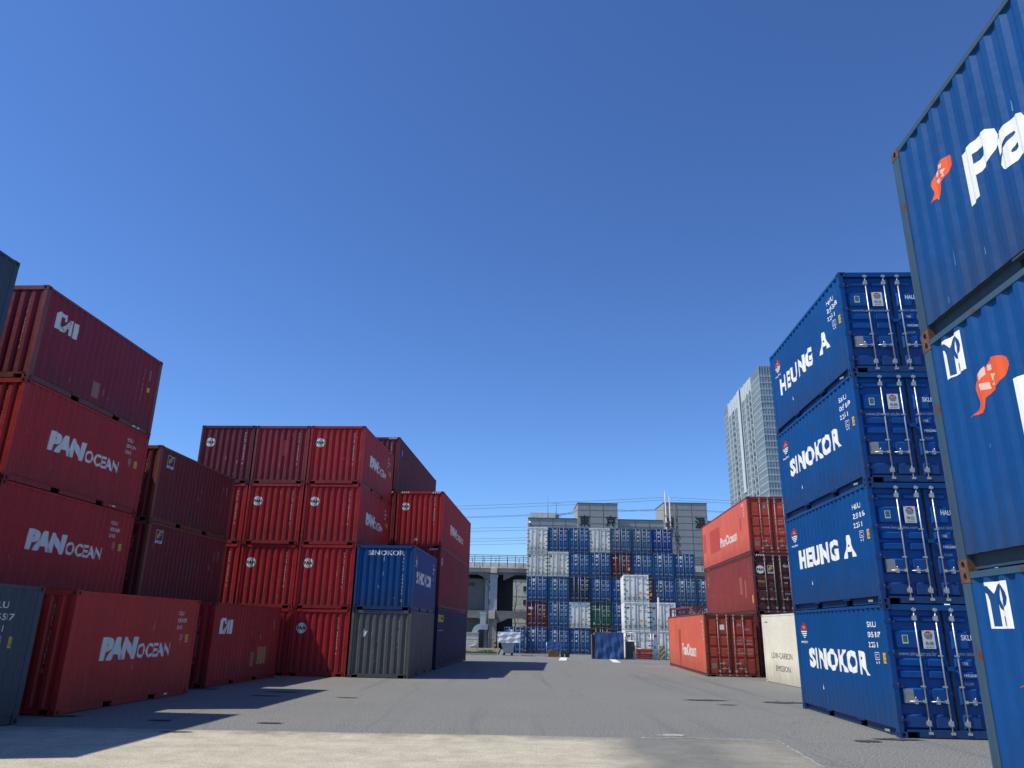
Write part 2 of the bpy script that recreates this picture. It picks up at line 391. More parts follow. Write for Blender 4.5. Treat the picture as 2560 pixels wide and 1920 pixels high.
def pan_disc(c, x=.47, z=1.83, r=.215, face='end', lvl='f'):
    d = c.mark('disc', face, ell(x, z, r, r * .95), CREAM, .0025, lvl, c.r); c.mark('print', face, T('PAN', x - r * .84, x + r * .84, z - r * .31, z + r * .33, .06, 0, 1.15), BLACK, .0045, lvl, d)
CODEM = decalmat((.40, .37, .36))
def end_code(c, s, x=W - .475, z=2.27, dz=.118): c.mark('code', 'end', vcode(s, x, z, dz), CODEM)
def scuffs(c, face, sd, n=5, mat=None, L=None):
    r = random.Random(sd); L = L or c.L; p = []
    for _ in range(n):
        u, v, w, h = r.uniform(.4, L - .5), r.uniform(.3, 2.2), r.uniform(.01, .05), r.uniform(.03, .28)
        p.append([(u, v), (u + w, v + h * .2), (u + w * .7, v + h), (u - w * .2, v + h * .7)])
    c.mark('scuff', face, p, mat or c.smat, .002)
def cai_logo(c):
    u0, v0, w, h = .58, 1.62, .94, .50
    C = [[(0, .0), (.42, .0), (.42, .20), (.26, .20), (.19, .32), (0, .2)], [(0, .2), (.19, .32), (.19, .78), (0, .84)], [(0, .84), (.19, .78), (.42, .82), (.42, 1.), (.1, 1.)], [(.36, .82), (.44, .82), (.44, .62), (.36, .62)]]
    A = [[(.30, .2), (.42, 0), (.66, .62), (.66, .9)], [(.60, .86), (.72, .9), (.72, .0), (.63, .0)], [(.48, .34), (.64, .34), (.64, .44), (.52, .44)]]
    I = rect(.80, 1., 0, .9)
    c.mark('logo', 'right', xf(C + A + I, u0, v0, w, h), CREAM)
def side_vcodes(c, a, b, s0=5.12):
    marks(c, 'code', 'right', [vcode(a, s0, 2.05, .105, .055, .08), vcode(b, s0 + .38, 2.10, .10, .05, .07)], CREAM)
def f_logo(c, u0, u1, v0, v1, face='right', lvl='f'):
    h, w = v1 - v0, u1 - u0
    b = c.mark('placard', face, rect(u0, u1, v0, v1), CREAM, .002, lvl, c.r); c.mark('logo_field', face, rect(u0 + w * .05, u1 - w * .05, v0 + h * .2, v1 - h * .04), NAVY, .0034, lvl, b)
    sw = ribbon([(.16, .30), (.24, .55), (.42, .72), (.86, .84)], [.05, .14, .17, .06]) + ribbon([(.30, .24), (.36, .42), (.5, .53), (.80, .60)], [.04, .12, .14, .05])
    c.mark('logo', face, xf(sw, u0, v0 + h * .06, w, h), YEL, .005, lvl, b); c.mark('print', face, T('FLORENS', u0 + w * .08, u1 - w * .08, v0 + h * .04, v0 + h * .15, .02), NAVY, .0046, lvl, b)
def hazard(c, face='h'):
    H = c.H; p = []
    for x0 in (.20, W - .60):
        for k in range(4): x = x0 + k * .11; p.append([(x, H - .11), (x + .05, H - .11), (x + .10, H - .02), (x + .05, H - .02)])
    c.mark('hazard_stripes', 'door', p, CREAM, .003, 'h')
def ghost(c, face, a, b, v0, v1, rgb): c.mark('repair_patch', face, rect(a, b, v0, v1), decalmat(rgb, .3), .0015)

HA = 'red containers stacked along the left side of the yard'
# ---- slate container and the tall slate stack nearest the camera on the left
o = corner(-9.91, 9.89, -3.5)
c = Box('slate blue container on the ground at the left edge with white code', (*o, 0), R(-3.5), L20, H8, paint(SLATE, .3, .2), group='containers at the left edge'); side_code(c, 'PILU', '225517', '22G1', 4.70, k=1.15); c.smat = GREYC and decalmat((.16, .2, .24)); scuffs(c, 'right', 3)
c.mark('lettering', 'right', T('PIL', 1.6, 4.45, .95, 1.6, .03), WHITE)
o = corner(-12.67, 10.72, -3.5)
for k in range(4):
    lab = ['slate blue container lowest in the left edge stack', 'slate blue container second from the ground in the left edge stack', 'slate blue container third from the ground in the left edge stack', 'slate blue container topmost in the left edge stack'][k]
    c = Box(lab, (*o, k * H8), R(-3.5), L20, H8, paint(SLATE, .3, .2, seed=k), group='containers at the left edge')
    side_code(c, 'PILU', '21704%d' % (k), '22G1', 4.80); c.mark('lettering', 'right', T('PIL', 1.6, 4.45, .95, 1.6, .03), WHITE)

# ---- stack A : maroon over two red
o = corner(-12.30, 17.95, -3.5); t = R(-3.5)
c = Box('dark red container under two red ones, behind the front red container', (*o, 0), t, L20, H8, PANM(3), group=HA); pan_ocean(c)
for k, (code, ends) in enumerate((('201281', 'POLU 201281 6'), ('201174', 'POLU 201174 2'))):
    c = Box(['red container directly under the maroon one with angular white initials', 'red container third from the top in the stack under the maroon one'][1 - k], (*o, H8 * (k + 1)), t, L20, H8, PANM(5 + k), group=HA, cast=paint(mul(RED, .6), .3, .8))
    pan_ocean(c); side_code(c, 'POLU', code); end_code(c, ends); c.smat = decalmat((.38, .10, .09)); scuffs(c, 'right', 8 + k)
    c.mark('data_label', 'right', rect(4.55, 4.90, .06, .10), CREAM)
c = Box('maroon container on top of the left tall stack with angular white initials', (*o, 3 * H8), t, L20, H8, paint(MAROON, .3, .3, .5, 9), group=HA, frame=paint((.23, .05, .045), .4, .6))
cai_logo(c); side_vcodes(c, 'CAIU 638524 1', '22G1'); end_code(c, 'CAIU 638524 0', W - .46, 2.25); ghost(c, 'right', 2.62, 2.98, .34, .80, (.30, .15, .09)); ghost(c, 'right', 3.12, 3.24, .5, .72, (.27, .06, .07)); c.smat = decalmat((.36, .16, .18)); scuffs(c, 'right', 21, 7)
c.mark('hazard_label', 'right', rect(5.42, 5.56, 1.35, 1.5), YEL); c.mark('data_label', 'right', rect(4.9, 5.35, .05, .10), CREAM)
# ---- front row, ground
o = corner(-9.58, 17.3, -3.4)
c = Box('bright red container on the ground in the front row, right of the slate one', (*o, 0), R(-3.4), L20, H8, paint(RED2, .25, .2, seed=11, fade=.1), group=HA); pan_ocean(c); side_code(c, 'POLU', '203102'); end_code(c, 'POLU 203102 0', W - .49, 2.28); c.smat = decalmat((.40, .13, .10)); scuffs(c, 'right', 5)
c.mark('data_label', 'right', rect(4.6, 4.95, .07, .11), CREAM)
# ---- stack B : brown pair with the blue-yellow emblem
o = corner(-12.05, 25.2, -4.0); t = R(-4.0)
Box('brown container at ground level under two brown ones, hidden behind the front row', (*o, 0), t, L20, H8, paint(BROWN, .3, .4, seed=4), group='brown containers of the second stack')
for k in (1, 2):
    c = Box(['lower brown container with a small navy and yellow emblem, showing faded panels', 'upper brown container with a small navy and yellow emblem, top of its stack'][k - 1], (*o, k * H8), t, L20, H8, paint(BROWN, .3, .35, .5, seed=k + 12, streak=.5), group='brown containers of the second stack', frame=paint((.21, .07, .05), .4, .6))
    f_logo(c, .58, 1.0, 1.92, 2.36); side_vcodes(c, 'FBLU 310452 7', '22G1'); end_code(c, 'FBLU 310452 2', W - .5, 2.1)
    if k == 1: ghost(c, 'right', 2.6, 3.5, .75, 1.55, (.10, .014, .018)); ghost(c, 'right', 3.7, 4.05, 1.15, 1.6, (.10, .014, .018))
    else: ghost(c, 'right', 2.75, 3.0, .35, .75, (.06, .012, .016)); ghost(c, 'right', 3.08, 3.3, .3, .65, (.07, .013, .017))
    c.smat = decalmat((.30, .17, .15)); scuffs(c, 'right', 31 + k)
o = corner(-9.42, 25.17, -3.6)
c = Box('dull red container on the ground with angular white initials and a pale patch', (*o, 0), R(-3.6), L20, H8, paint(CAIRED, .3, .3, .5, 2), group=HA); cai_logo(c); side_vcodes(c, 'CAIU 638479 6', '22G1'); end_code(c, 'CAIU 638479 6', W - .5, 2.15)
ghost(c, 'right', 4.05, 4.95, .55, 1.15, (.34, .16, .07)); ghost(c, 'right', 3.4, 3.72, .5, .98, (.31, .12, .07)); c.smat = decalmat((.36, .14, .12)); scuffs(c, 'right', 41)
# ---- block C : three columns of red, four high
t = R(-3.54)
codes = ['POLU 201623 0', 'POLU 202445 6', 'POLU 201241 0', 'POLU 201314 2']
tier_w = ['ground', 'second', 'third', 'top']
for col in (0, -1, -2):
    o = corner(-6.43, 31.93, -3.54, col)
    for k in range(4):
        m = PANM(20 + k - col * 4); fr = None; kind = 'red'
        if k == 3 and col == -1: m = paint((.25, .018, .03), .5, .45, .5, 33); fr = paint((.22, .05, .045), .4, .6); kind = 'dented dark red'
        if k == 3 and col == -2: m = paint((.15, .014, .028), .35, .3, .5, 34); fr = paint((.09, .02, .025), .4, .6); kind = 'purplish dark red'
        lab = '%s container in the %s tier of the red block, %s column' % (kind, tier_w[k], {0: 'right', -1: 'middle', -2: 'left'}[col])
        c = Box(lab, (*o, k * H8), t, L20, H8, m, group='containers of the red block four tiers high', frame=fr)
        if not (k == 3 and col == -1): pan_disc(c, .46)
        else: ghost(c, 'end', 1.28, 1.42, 1.25, 1.95, (.42, .07, .05))
        end_code(c, codes[(k - col) % 4], W - .48 if col > -2 else W - .4)
        if col == 0: pan_ocean(c); side_code(c, 'POLU', codes[k][5:11])
        c.smat = decalmat((.40, .10, .10)); scuffs(c, 'end', 50 + k * 3 + col, 4, L=2.3)
# ---- blue over grey beside the red block
t = R(-3.44); o = (-6.33, 31.77)
c = Box('grey container on the ground beside the red block, with a white scrap on its end', (*o, 0), t, L20, H8, paint(GREYC, .3, .2, .5, 3), group='containers right of the red block'); end_code(c, 'TGCU 225564 0', 1.93, 2.3, .095)
c.mark('scrap', 'end', [[(.50, 1.52), (.60, 1.58), (.70, 1.78), (.58, 1.74), (.56, 1.86), (.50, 1.80)]], CREAM, .004); c.smat = decalmat((.26, .28, .27)); scuffs(c, 'end', 61, 5, L=2.3)
c = Box('blue container on top of the grey one, bold white name across its end', (*o, H8), t, L20, H8, paint(BLUE, .25, .1, .38, 5), group='containers right of the red block')
c.mark('lettering', 'end', T('SINOKOR', .47, 2.0, 2.18, 2.38, .03, 0, 1.05), WHITE); end_code(c, 'SKLU 234217 5', 1.965, 2.11, .148); c.mark('lettering', 'right', T('SINOKOR', .82, 4.72, 1.10, 1.62, .04), CREAM)
EMB = lambda: 0
def emblem(c, face, s0, dirn, name, z=1.86, k=1.):
    w = .40 * k; h = .40 * k; cx = s0 + dirn * w / 2; cz = z + h * .5
    c.mark('emblem', face, ell(cx, cz, w / 2, h * .5, 24, 0, math.pi), REDM, .0025)
    p = []
    for i in range(4): zz = cz - .035 * k - i * .05 * k; hw = math.sqrt(max(0.01, (h / 2) ** 2 - (zz - cz) ** 2)); p += rect(cx - hw, cx + hw, zz - .015 * k, zz + .012 * k)
    c.mark('emblem', face, p, SKYB if c.H < 0 else WHITE, .003); c.mark('print', face, T(name, cx - dirn * w * .32, cx + dirn * w * .32, cz + .035 * k, cz + h * .27, .0), decalmat((.7, .55, .2)), .0045)
emblem(c, 'right', .40, 1, 'SKR', 1.86); c.mark('print', 'right', T('www.sinokor.co.kr', .36, .86, 1.76, 1.83), WHITE); side_code(c, 'SKLU', '234217', s0=5.05, mat=WHITE); c.smat = decalmat((.2, .3, .42)); scuffs(c, 'end', 65, 5, L=2.3)
# ---- block D : long high containers behind
t = R(-3.85)
mats = [(NAVYC, 'navy'), (MAROON, 'maroon'), (RED, 'red')]
o = corner(-3.43, 38.57, -3.85)
for k in range(3):
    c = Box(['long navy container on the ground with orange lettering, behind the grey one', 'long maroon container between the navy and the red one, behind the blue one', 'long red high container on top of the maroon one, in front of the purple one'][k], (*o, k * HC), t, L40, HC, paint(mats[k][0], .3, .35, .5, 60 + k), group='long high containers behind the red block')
    hazard(c)
    if k == 0: c.mark('lettering', 'right', T('seaco', .15, 2.05, 2.22, 2.58, .03), YEL); c.mark('print', 'right', T('www.seacoglobal.com', .2, 1.9, 1.78, 1.86), CREAM); c.smat = decalmat((.12, .14, .24)); scuffs(c, 'right', 71, 14)
    if k == 1: c.mark('emblem', 'right', ell(.72, 2.28, .16, .2), decalmat((.4, .42, .55))); c.smat = decalmat((.36, .14, .15)); scuffs(c, 'right', 72, 8)
    if k == 2:
        pan_ocean(c, 'right', L40, 1.67, .75); c.smat = decalmat((.45, .15, .12)); pan_disc(c, .47, 2.1); end_code(c, 'POLU 420385 1', W - .48, 2.6); scuffs(c, 'right', 73, 8)
        c.mark('warning_triangle', 'end', [[(1.0, .38), (1.17, .38), (1.085, .55)]], CREAM)
        c.mark('code', 'right', vcode('45G1', 11.3, 2.5, .13, .08, .1), CREAM)
o = corner(-3.43, 38.57, -3.85, -1, .06)
for k in range(4):
    c = Box(['long dark red container on the ground in the hidden column behind the red block', 'long dark red container second tier in the hidden column behind the red block', 'long dark red container third tier in the hidden column behind the red block', 'long purplish container on top at the back, showing above the red block'][k], (*o, k * HC), t, L40, HC, paint(PURPLE if k == 3 else BROWN, .3, .35, .5, 70 + k), group='long high containers behind the red block')
    hazard(c)
    if k == 3: c.mark('emblem', 'right', ell(.85, 2.2, .12, .2), SKYB); end_code(c, 'TCNU 845', W - .45, 2.6)

# ------------------------------------------------------------------ right side
# ---- blue stack at the right edge
RPM = lambda sd: paint(BLUE2, .3, .18, .5, sd, .06); fr = paint((.035, .085, .14), .7, .9, .55, 2, .45)
t = R(-3.3); o = (4.44, 2.05)
def balloon(c, s0, z0, k=1.):      # s0 distance from the far corner to the tail tip, text side runs towards the camera
    q = lambda u: L20 - (s0 + u * k)
    p = [(0, 0), (.02, .02), (.22, .01), (.27, .10), (.32, .21), (.50, .29), (.65, .41), (.71, .57), (.64, .70), (.48, .76), (.38, .71), (.34, .67), (.20, .60), (.12, .46), (.13, .32), (.15, .20), (.12, .10)]
    c.mark('emblem', 'left', [[(q(a), z0 + b * k * .62) for a, b in smooth(p)]], ORG, .0025)
    st = [[(.24, .62), (.34, .70), (.34, .56), (.24, .50)], [(.37, .70), (.48, .66), (.45, .58), (.37, .60)], [(.40, .54), (.52, .48), (.46, .38), (.42, .42)], [(.22, .46), (.36, .42), (.38, .30), (.24, .34)], [(.40, .36), (.48, .30), (.48, .40)]]
    c.mark('emblem', 'left', [[(q(a), z0 + b * k * .62) for a, b in f] for f in st], decalmat((.8, .52, .42)), .004)
def p_logo(c, z0):
    q = lambda u: L20 - (.37 + u * .40); h = .44
    m = lambda f: [[(q(a), z0 + b * h) for a, b in g] for g in f]
    b = c.mark('placard', 'left', m(rect(0, 1, 0, 1)), WHITE, .002)
    st = [[(.02, .88), (.10, .93), (.20, .91), (.29, .84), (.37, .74), (.46, .86), (.56, .94), (.67, .96), (.67, .88), (.60, .82), (.56, .72), (.55, .62), (.60, .52), (.70, .42), (.60, .38), (.50, .44), (.46, .54), (.45, .60), (.45, .05), (.24, .05), (.23, .60), (.17, .74), (.02, .80)],
          [(.67, .96), (.80, .90), (.92, .76), (.95, .64), (.88, .50), (.70, .42), (.74, .50), (.79, .62), (.77, .76), (.67, .88)]]
    c.mark('logo', 'left', m(st), decalmat((.0, .056, .20)), .0042, parent=b); c.mark('letter', 'left', m(T('R', .60, .78, .06, .26, .01)), decalmat((.0, .056, .20)), .0042, parent=b)
for k in range(3):
    c = Box(['blue container at the bottom of the right edge stack, with white emblem panel', 'blue container in the middle of the right edge stack with orange balloon mark', 'blue container on top of the right edge stack, orange mark before large white letters'][k], (*o, k * H8), t, L20, H8, RPM(80 + k), group='blue containers stacked at the right edge', inset=.085, frame=fr, cast=RUSTM)
    q = lambda u: L20 - u
    if k < 2: p_logo(c, 2.02); balloon(c, .72, 1.50, 1.02); marks(c, 'lettering', 'left', [T('Pan', q(1.50), q(3.15), 1.02, 1.66, .035), T('Ocean', q(3.4), q(5.9), 1.02, 1.66, .035)], WHITE)
    else: balloon(c, .66, 1.46, .76); marks(c, 'lettering', 'left', [T('Pan', q(1.36), q(3.05), 1.0, 1.63, .035), T('Ocean', q(3.3), q(5.75), 1.0, 1.63, .035)], WHITE); marks(c, 'scribble', 'left', [fit('B', q(.70), .22, .07, 1), fit('(', q(.66), .2, .06, 1)], decalmat((.10, .24, .42)), .002)
    c.smat = decalmat((.12, .26, .42)); scuffs(c, 'left', 81 + k, 14)
# ---- blue stack with doors
t = R(-3.17); o = (7.92, 16.37)
def side_name(c, face, s, u0, u1, v0, v1): c.mark('lettering', face, T(s, u0, u1, v0, v1, .042, 0, 1.0), WHITE)
rows = [('SINOKOR', 'SKR', 'SKLU', '056187', 'www.sinokor.co.kr', '長錦', 'Sinokor'), ('HEUNG A', 'HAL', 'HALU', '250136', 'www.heungaline.com', '興亞', 'HEUNG A'), ('SINOKOR', 'SKR', 'SKLU', '057189', 'www.sinokor.co.kr', '長錦', 'Sinokor'), ('HEUNG A', 'HAL', 'HALU', '254388', 'www.heungaline.com', '興亞', 'HEUNG A')]
labs = ['blue container at the bottom of the tall right stack, standing on the asphalt', 'blue container second from the ground in the tall right stack with silver door bars', 'blue container third from the ground in the tall right stack with silver door bars', 'blue container on top of the tall right stack, its roof edge against the sky']
for k in range(4):
    nm, ab, cd, num, url, cjk, nm2 = rows[k]
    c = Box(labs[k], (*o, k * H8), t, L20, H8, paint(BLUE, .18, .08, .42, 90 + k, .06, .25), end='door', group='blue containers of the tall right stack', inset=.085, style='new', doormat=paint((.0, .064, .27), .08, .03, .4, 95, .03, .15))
    if nm[0] == 'H': c.mark('lettering', 'left', T('HEUNG', 5.20 + (.09 if k == 3 else -.08), 2.25 + (.09 if k == 3 else -.08), 1.08, 1.60, .05, 0, 1.14), WHITE); side_name(c, 'left', 'A', 1.82, 1.12, 1.08, 1.60)
    else: c.mark('lettering', 'left', T(nm, 5.08, 1.17, 1.10, 1.62, .052, 0, 1.13), WHITE)
    emblem(c, 'left', 5.58, -1, ab, 1.86); c.mark('print', 'left', T(url, 5.66, 5.08, 1.72, 1.80, .01), WHITE); side_code(c, cd, num, s0=.98, face='left', mat=WHITE, z=2.12, k=1.12)
    c.mark('data_label', 'left', rect(.50, .72, .055, .10), STEEL); c.mark('scuff', 'left', [[(4.2, .62), (4.24, .62), (4.22, .74)]], WHITE)
    # doors
    placard(c, .32, .44, 1.80, 1.97, (CREAM, [(GRN, rect(.335, .425, 1.83, 1.958)), (decalmat((.10, .32, .25)), ring(.38, 1.87, .022, .03, 14) + rect(.355, .405, 1.865, 1.873))]))
    x0, x1 = .735, .985; cx = .86
    stripes = []
    for i in range(3): zz = 1.945 - i * .021; hw = math.sqrt(max(1e-4, .082 ** 2 - (zz - 1.965) ** 2)); stripes += rect(cx - hw, cx + hw, zz - .006, zz + .006)
    placard(c, x0, x1, 1.705, 2.068, (decalmat((.68, .68, .64)), [(decalmat((.33, .045, .02)), ell(cx, 1.962, .085, .088, 20, 0, math.pi)), (decalmat((.02, .10, .25)), stripes), (decalmat((.75, .6, .35)), T(ab, cx - .06, cx + .06, 1.972, 2.018, .02)), (BLACK, T(cjk, cx - .085, cx + .085, 1.775, 1.85)), (BLACK, T(nm2, cx - .085, cx + .085, 1.722, 1.752, .01))]))
    c.mark('web_address', 'door', T(url, .22, 1.0, 1.565, 1.645, .008), decalmat((.62, .64, .66)))
    placard(c, .20, .40, .655, .925, (STEEL, [(GREY, rect(.22, .38, .85, .853) + rect(.22, .38, .82, .823) + rect(.22, .38, .74, .743) + ell(.25, .80, .008, .008, 8) + ell(.35, .80, .008, .008, 8))]))
    rt = [T(cd, 1.52, 1.78, 1.88, 1.99, .02), fit(num[:3] + ' ' + num[3:], 1.86, 1.88, .11, 1, .75, bold=.02), T('22G1', 1.86, 2.1, 1.74, 1.83, .01)]
    marks(c, 'code', 'door', rt, WHITE, .0025, 'b')
    dt = []
    for tx, z in (('MAX GROSS', 1.585), ('TARE', 1.40), ('PAYLOAD', 1.17), ('CU.CAP.', 1.0)):
        dt.append((tx, z)); 
    marks(c, 'data_text', 'door', [T('MAX GROSS', 1.44, 1.80, 1.58, 1.635), T('30,480 KG', 1.90, 2.22, 1.58, 1.635), T('CU.CAP.', 1.47, 1.66, 1.01, 1.06), T('33.2 CU.M', 1.90, 2.2, 1.01, 1.06)], CREAM)
    marks(c, 'data_text', 'door', [T('TARE', 1.46, 1.58, 1.40, 1.455), T('2,185 KG', 1.90, 2.2, 1.40, 1.455), T('PAYLOAD', 1.46, 1.72, 1.17, 1.225, .015), T('28,295 KG', 1.90, 2.2, 1.17, 1.225)], WHITE, .0025, 'b')
    lk = MB(); lk.box(1.15, 1.28, .0, .05, 1.28, 1.36); put('lock_box', lk.mesh('lock_box'), c.mat, c.r)
# ---- orange container on the ground, and the stack behind it
OR = lambda sd: paint(ORANGE, .3, .25, .5, sd, .25, .3)
def pan_old(c, a, b, v0, v1): c.mark('lettering', 'left', T('PanOcean', a, b, v0, v1, .03), CREAM)
def red_doors(c, num):
    marks(c, 'data_text', 'door', [T('STXU', 1.52, 1.74, 2.31, 2.41, .01), T('45G1', 1.88, 2.12, 2.11, 2.21, .01), T('MAX.WT.', 1.44, 1.76, 1.62, 1.70), T('32500 KG', 1.92, 2.18, 1.62, 1.70), T('TARE WT.', 1.44, 1.76, 1.47, 1.55), T('3880 KG', 1.92, 2.18, 1.47, 1.55), T('NET', 1.45, 1.6, 1.19, 1.27), T('28620 KG', 1.94, 2.2, 1.19, 1.27), T('CU.CAP', 1.45, 1.76, 1.04, 1.12), T('2700 CFT', 1.94, 2.2, 1.04, 1.12)], decalmat((.62, .48, .42)), .0025, 'b')
    placard(c, .25, .48, .40, .62, (decalmat((.22, .19, .12)), [(decalmat((.15, .13, .08)), rect(.27, .46, .55, .553) + rect(.27, .46, .5, .503) + rect(.27, .46, .45, .453))]))
    c.mark('print', 'door', T('www.panocean.com', .2, .56, 2.06, 2.11), decalmat((.12, .02, .02)), .0025, 'b')
RUSTY = paint((.20, .055, .035), .4, .95, .7, 5); GALO = plain((.40, .30, .26), .6, .2, .4, 8, name='worn_bars')
c = Box('bright orange red long container on the ground with rusty doors and white round sticker', (9.43, 37.44, -.03), R(-3.62), L40, HC, OR(100), end='door', group='long orange red containers on the right', style='hc', dep=.026, frame=RUSTY, cast=RUSTM, gmat=GALO, hand=2, doormat=paint((.42, .055, .032), .35, .5, .55, 103))
pan_old(c, 7.0, 2.68, .80, 1.42); marks(c, 'code', 'left', [vcode('45G1', .62, 2.36, .2, .10, .13), T('453941', 1.15, .55, 2.44, 2.56)], CREAM); ghost(c, 'left', 8.2, 7.5, .19, 2.15, (.44, .055, .035)); ghost(c, 'left', 9.6, 8.6, .9, 2.4, (.64, .12, .06)); red_doors(c, '453941 0')
placard(c, .72, .93, 2.13, 2.36, (WHITE, []), 'b'); c.smat = decalmat((.42, .09, .05)); scuffs(c, 'left', 111, 16)
o = (12.24, 38.32); t = R(-3.19)
c = Box('dark maroon long container at ground level, squeezed between the orange and the cream one', (*o, 0), t, L40, HC, paint((.15, .022, .026), .3, .4, .5, 104), end='door', group='long containers stacked behind the orange one', style='hc2', gmat=GALO)
c = Box('brown long container with round white sticker and yellow plates on its doors', (*o, HC), t, L40, HC, paint(RSB, .4, .3, .5, 105, .25, .5), end='door', group='long containers stacked behind the orange one', style='hc2', gmat=GALO, doormat=paint((.085, .020, .020), .25, .3, .5, 106), frame=paint((.14, .035, .03), .4, .5))
hazard(c); pan_disc(c, .38, 2.12, .21, 'door', 'b'); f_logo(c, .74, 1.06, 1.93, 2.33, 'door', 'b'); placard(c, .24, .56, 1.24, 1.60, (YEL, [(BLACK, T('CAUTION', .27, .53, 1.51, 1.57)), (BLACK, T('9 6 HIGH', .29, .51, 1.42, 1.48)), (BLACK, T('2.9 M', .31, .49, 1.29, 1.36))]), 'f'); c.mark('warning_triangle', 'door', [[(.76, 1.34), (.97, 1.34), (.865, 1.54)]], YEL, .0025, 'f', c.r); c.mark('warning_triangle', 'door', [[(.77, 1.24), (.96, 1.24), (.865, 1.06)]], STEEL, .0025, 'f', c.r)
placard(c, .24, .44, .70, .98, (STEEL, []), 'f'); marks(c, 'code', 'door', [T('FBLU', 1.52, 1.76, 2.24, 2.36, .01), T('MAX GROSS', 1.48, 1.86, 1.7, 1.77), T('TARE', 1.5, 1.68, 1.45, 1.52), T('CU.CAP', 1.5, 1.76, .92, .99)], CREAM, .0025, 'b')
c.mark('hazard_label', 'left', rect(.62, .38, .52, .90), YEL); c.mark('code', 'left', vcode('FBLU 452', .85, 2.35, .16, .08, .1), CREAM); c.mark('code', 'left', vcode('45 G1', 11.2, 2.5, .16, .12, .12), CREAM); ghost(c, 'left', 3.0, 2.5, 1.0, 1.9, (.30, .10, .09)); ghost(c, 'left', 2.0, 1.6, .8, 1.7, (.30, .10, .09)); c.smat = decalmat((.34, .12, .10)); scuffs(c, 'left', 121, 18)
c = Box('orange red long container on top of the brown one with a dark rectangular patch', (*o, 2 * HC), t, L40, HC, OR(107), end='door', group='long orange red containers on the right', style='hc', dep=.026, frame=paint((.25, .035, .025), .35, .5, .5, 6), gmat=GALO, hand=2, doormat=paint((.50, .06, .035), .3, .3, .5, 108))
pan_old(c, 6.85, 2.70, .96, 1.52); marks(c, 'code', 'left', [vcode('45G1', .95, 2.55, .16, .10, .12), T('453', 1.5, .9, 2.56, 2.68)], CREAM); ghost(c, 'left', 9.75, 6.9, .85, 2.25, (.52, .06, .035)); ghost(c, 'left', 11.9, 11.0, 1.1, 2.3, (.58, .07, .04)); ghost(c, 'left', 1.9, 1.7, 1.4, 2.0, (.42, .05, .03)); red_doors(c, '452817 5'); placard(c, .76, .92, 2.28, 2.46, (decalmat((.10, .16, .35)), [(CREAM, ring(.84, 2.37, .035, .05, 12))])); c.smat = decalmat((.40, .06, .04)); scuffs(c, 'left', 131, 16)
# ---- cream refrigerated container
c = Box('cream white container with black LOW-CARBON EMISSION lettering, behind the tall blue stack', (11.29, 28.6, 0), 0, L20, 2.75, paint(CREAMC, .12, .02, .45, 1, .1, .12), name='refrigerated_container', cat='reefer container', inset=.012, pockets=False, dep=.0125)
q = lambda u: L20 - u
marks(c, 'lettering', 'left', [T('LOW-CARBON', q(.95), q(3.35), .98, 1.21, .0), T('EMISSION', q(1.36), q(3.02), .49, .71, .0)], BLACK); c.mark('logo', 'left', ribbon([(q(4.55), 1.30), (q(4.40), 1.36), (q(4.40), 1.62), (q(4.55), 1.68), (q(5.0), 1.68), (q(5.1), 1.6), (q(5.1), 1.38), (q(5.0), 1.30), (q(4.5), 1.30)], .06), BLACK); c.mark('data_label', 'left', rect(q(.35), q(.75), 2.41, 2.46), GREY)
# ------------------------------------------------------------------ the far wall of containers, doors towards the yard
GZ = [(-60, 0), (48, 0), (75, -.55), (90, -.66), (700, -.66)]
def gz(y):
    for (a, za), (b, zb) in zip(GZ, GZ[1:]):
        if y <= b: return za + (zb - za) * max(0, (y - a)) / (b - a)
    return GZ[-1][1]
def far_body(L, H):
    m = MB()
    m.box(.012, W - .012, .14, L - .012, .02, H - .012)                      # walls, roof, floor
    for x in (.004, W - .104): m.box(x, x + .10, .004, .1395, .118, H - .118)
    m.box(.163, W - .163, .006, .1395, H - .122, H - .008); m.box(.163, W - .163, .006, .1395, .015, .16)
    me = m.mesh('body'); return me
def far_cast(L, H):
    m = MB()
    for x in (0, W - .162):
        for z in (0, H - .118): m.box(x, x + .162, 0, .1385, z, z + .118)
    return m.mesh('corner_casting')
def far_bar(H):
    m = MB(); m.tube([(0, .015, .06), (0, .015, H - .06)], .021, 6); m.box(-.045, .045, -.004, .03, .06, .11); m.box(-.045, .045, -.004, .03, H - .12, H - .07); return m.mesh('locking_bar')
def far_handle():
    m = MB(); m.box(-.30, .02, -.012, .02, -.014, .014); m.box(-.16, -.10, -.02, .03, -.04, .04); return m.mesh('door_handle')
FB = {'blue': paint((.020, .095, .25), .4, .25, .45, 1), 'bright blue': paint((.006, .055, .24), .3, .15, .45, 2), 'slate blue': paint((.060, .13, .23), .4, .2, .5, 3), 'teal blue': paint((.022, .115, .26), .4, .2, .45, 6), 'navy': paint((.016, .024, .065), .35, .2, .5, 4), 'maroon': paint((.12, .016, .022), .35, .4, .5, 5), 'green': paint((.022, .10, .045), .4, .3, .5, 6), 'white': paint((.88, .86, .78), .2, .04, .45, 7, .1, .12), 'greyish white': paint((.80, .78, .68), .35, .1, .5, 8, .1, .2)}
FBAR = plain((.42, .45, .50), .6, .1, .2, 4, name='painted_bar')
FGAS = plain((.05, .055, .06), .7, name='door_seal'); FCAST = plain((.07, .075, .08), .7, 0, .3, name='casting_paint')
CODES = ['HALU 250', 'SKLU 157', 'TEMU 623', 'HALU 254', 'CXDU 118', 'SKLU 052']
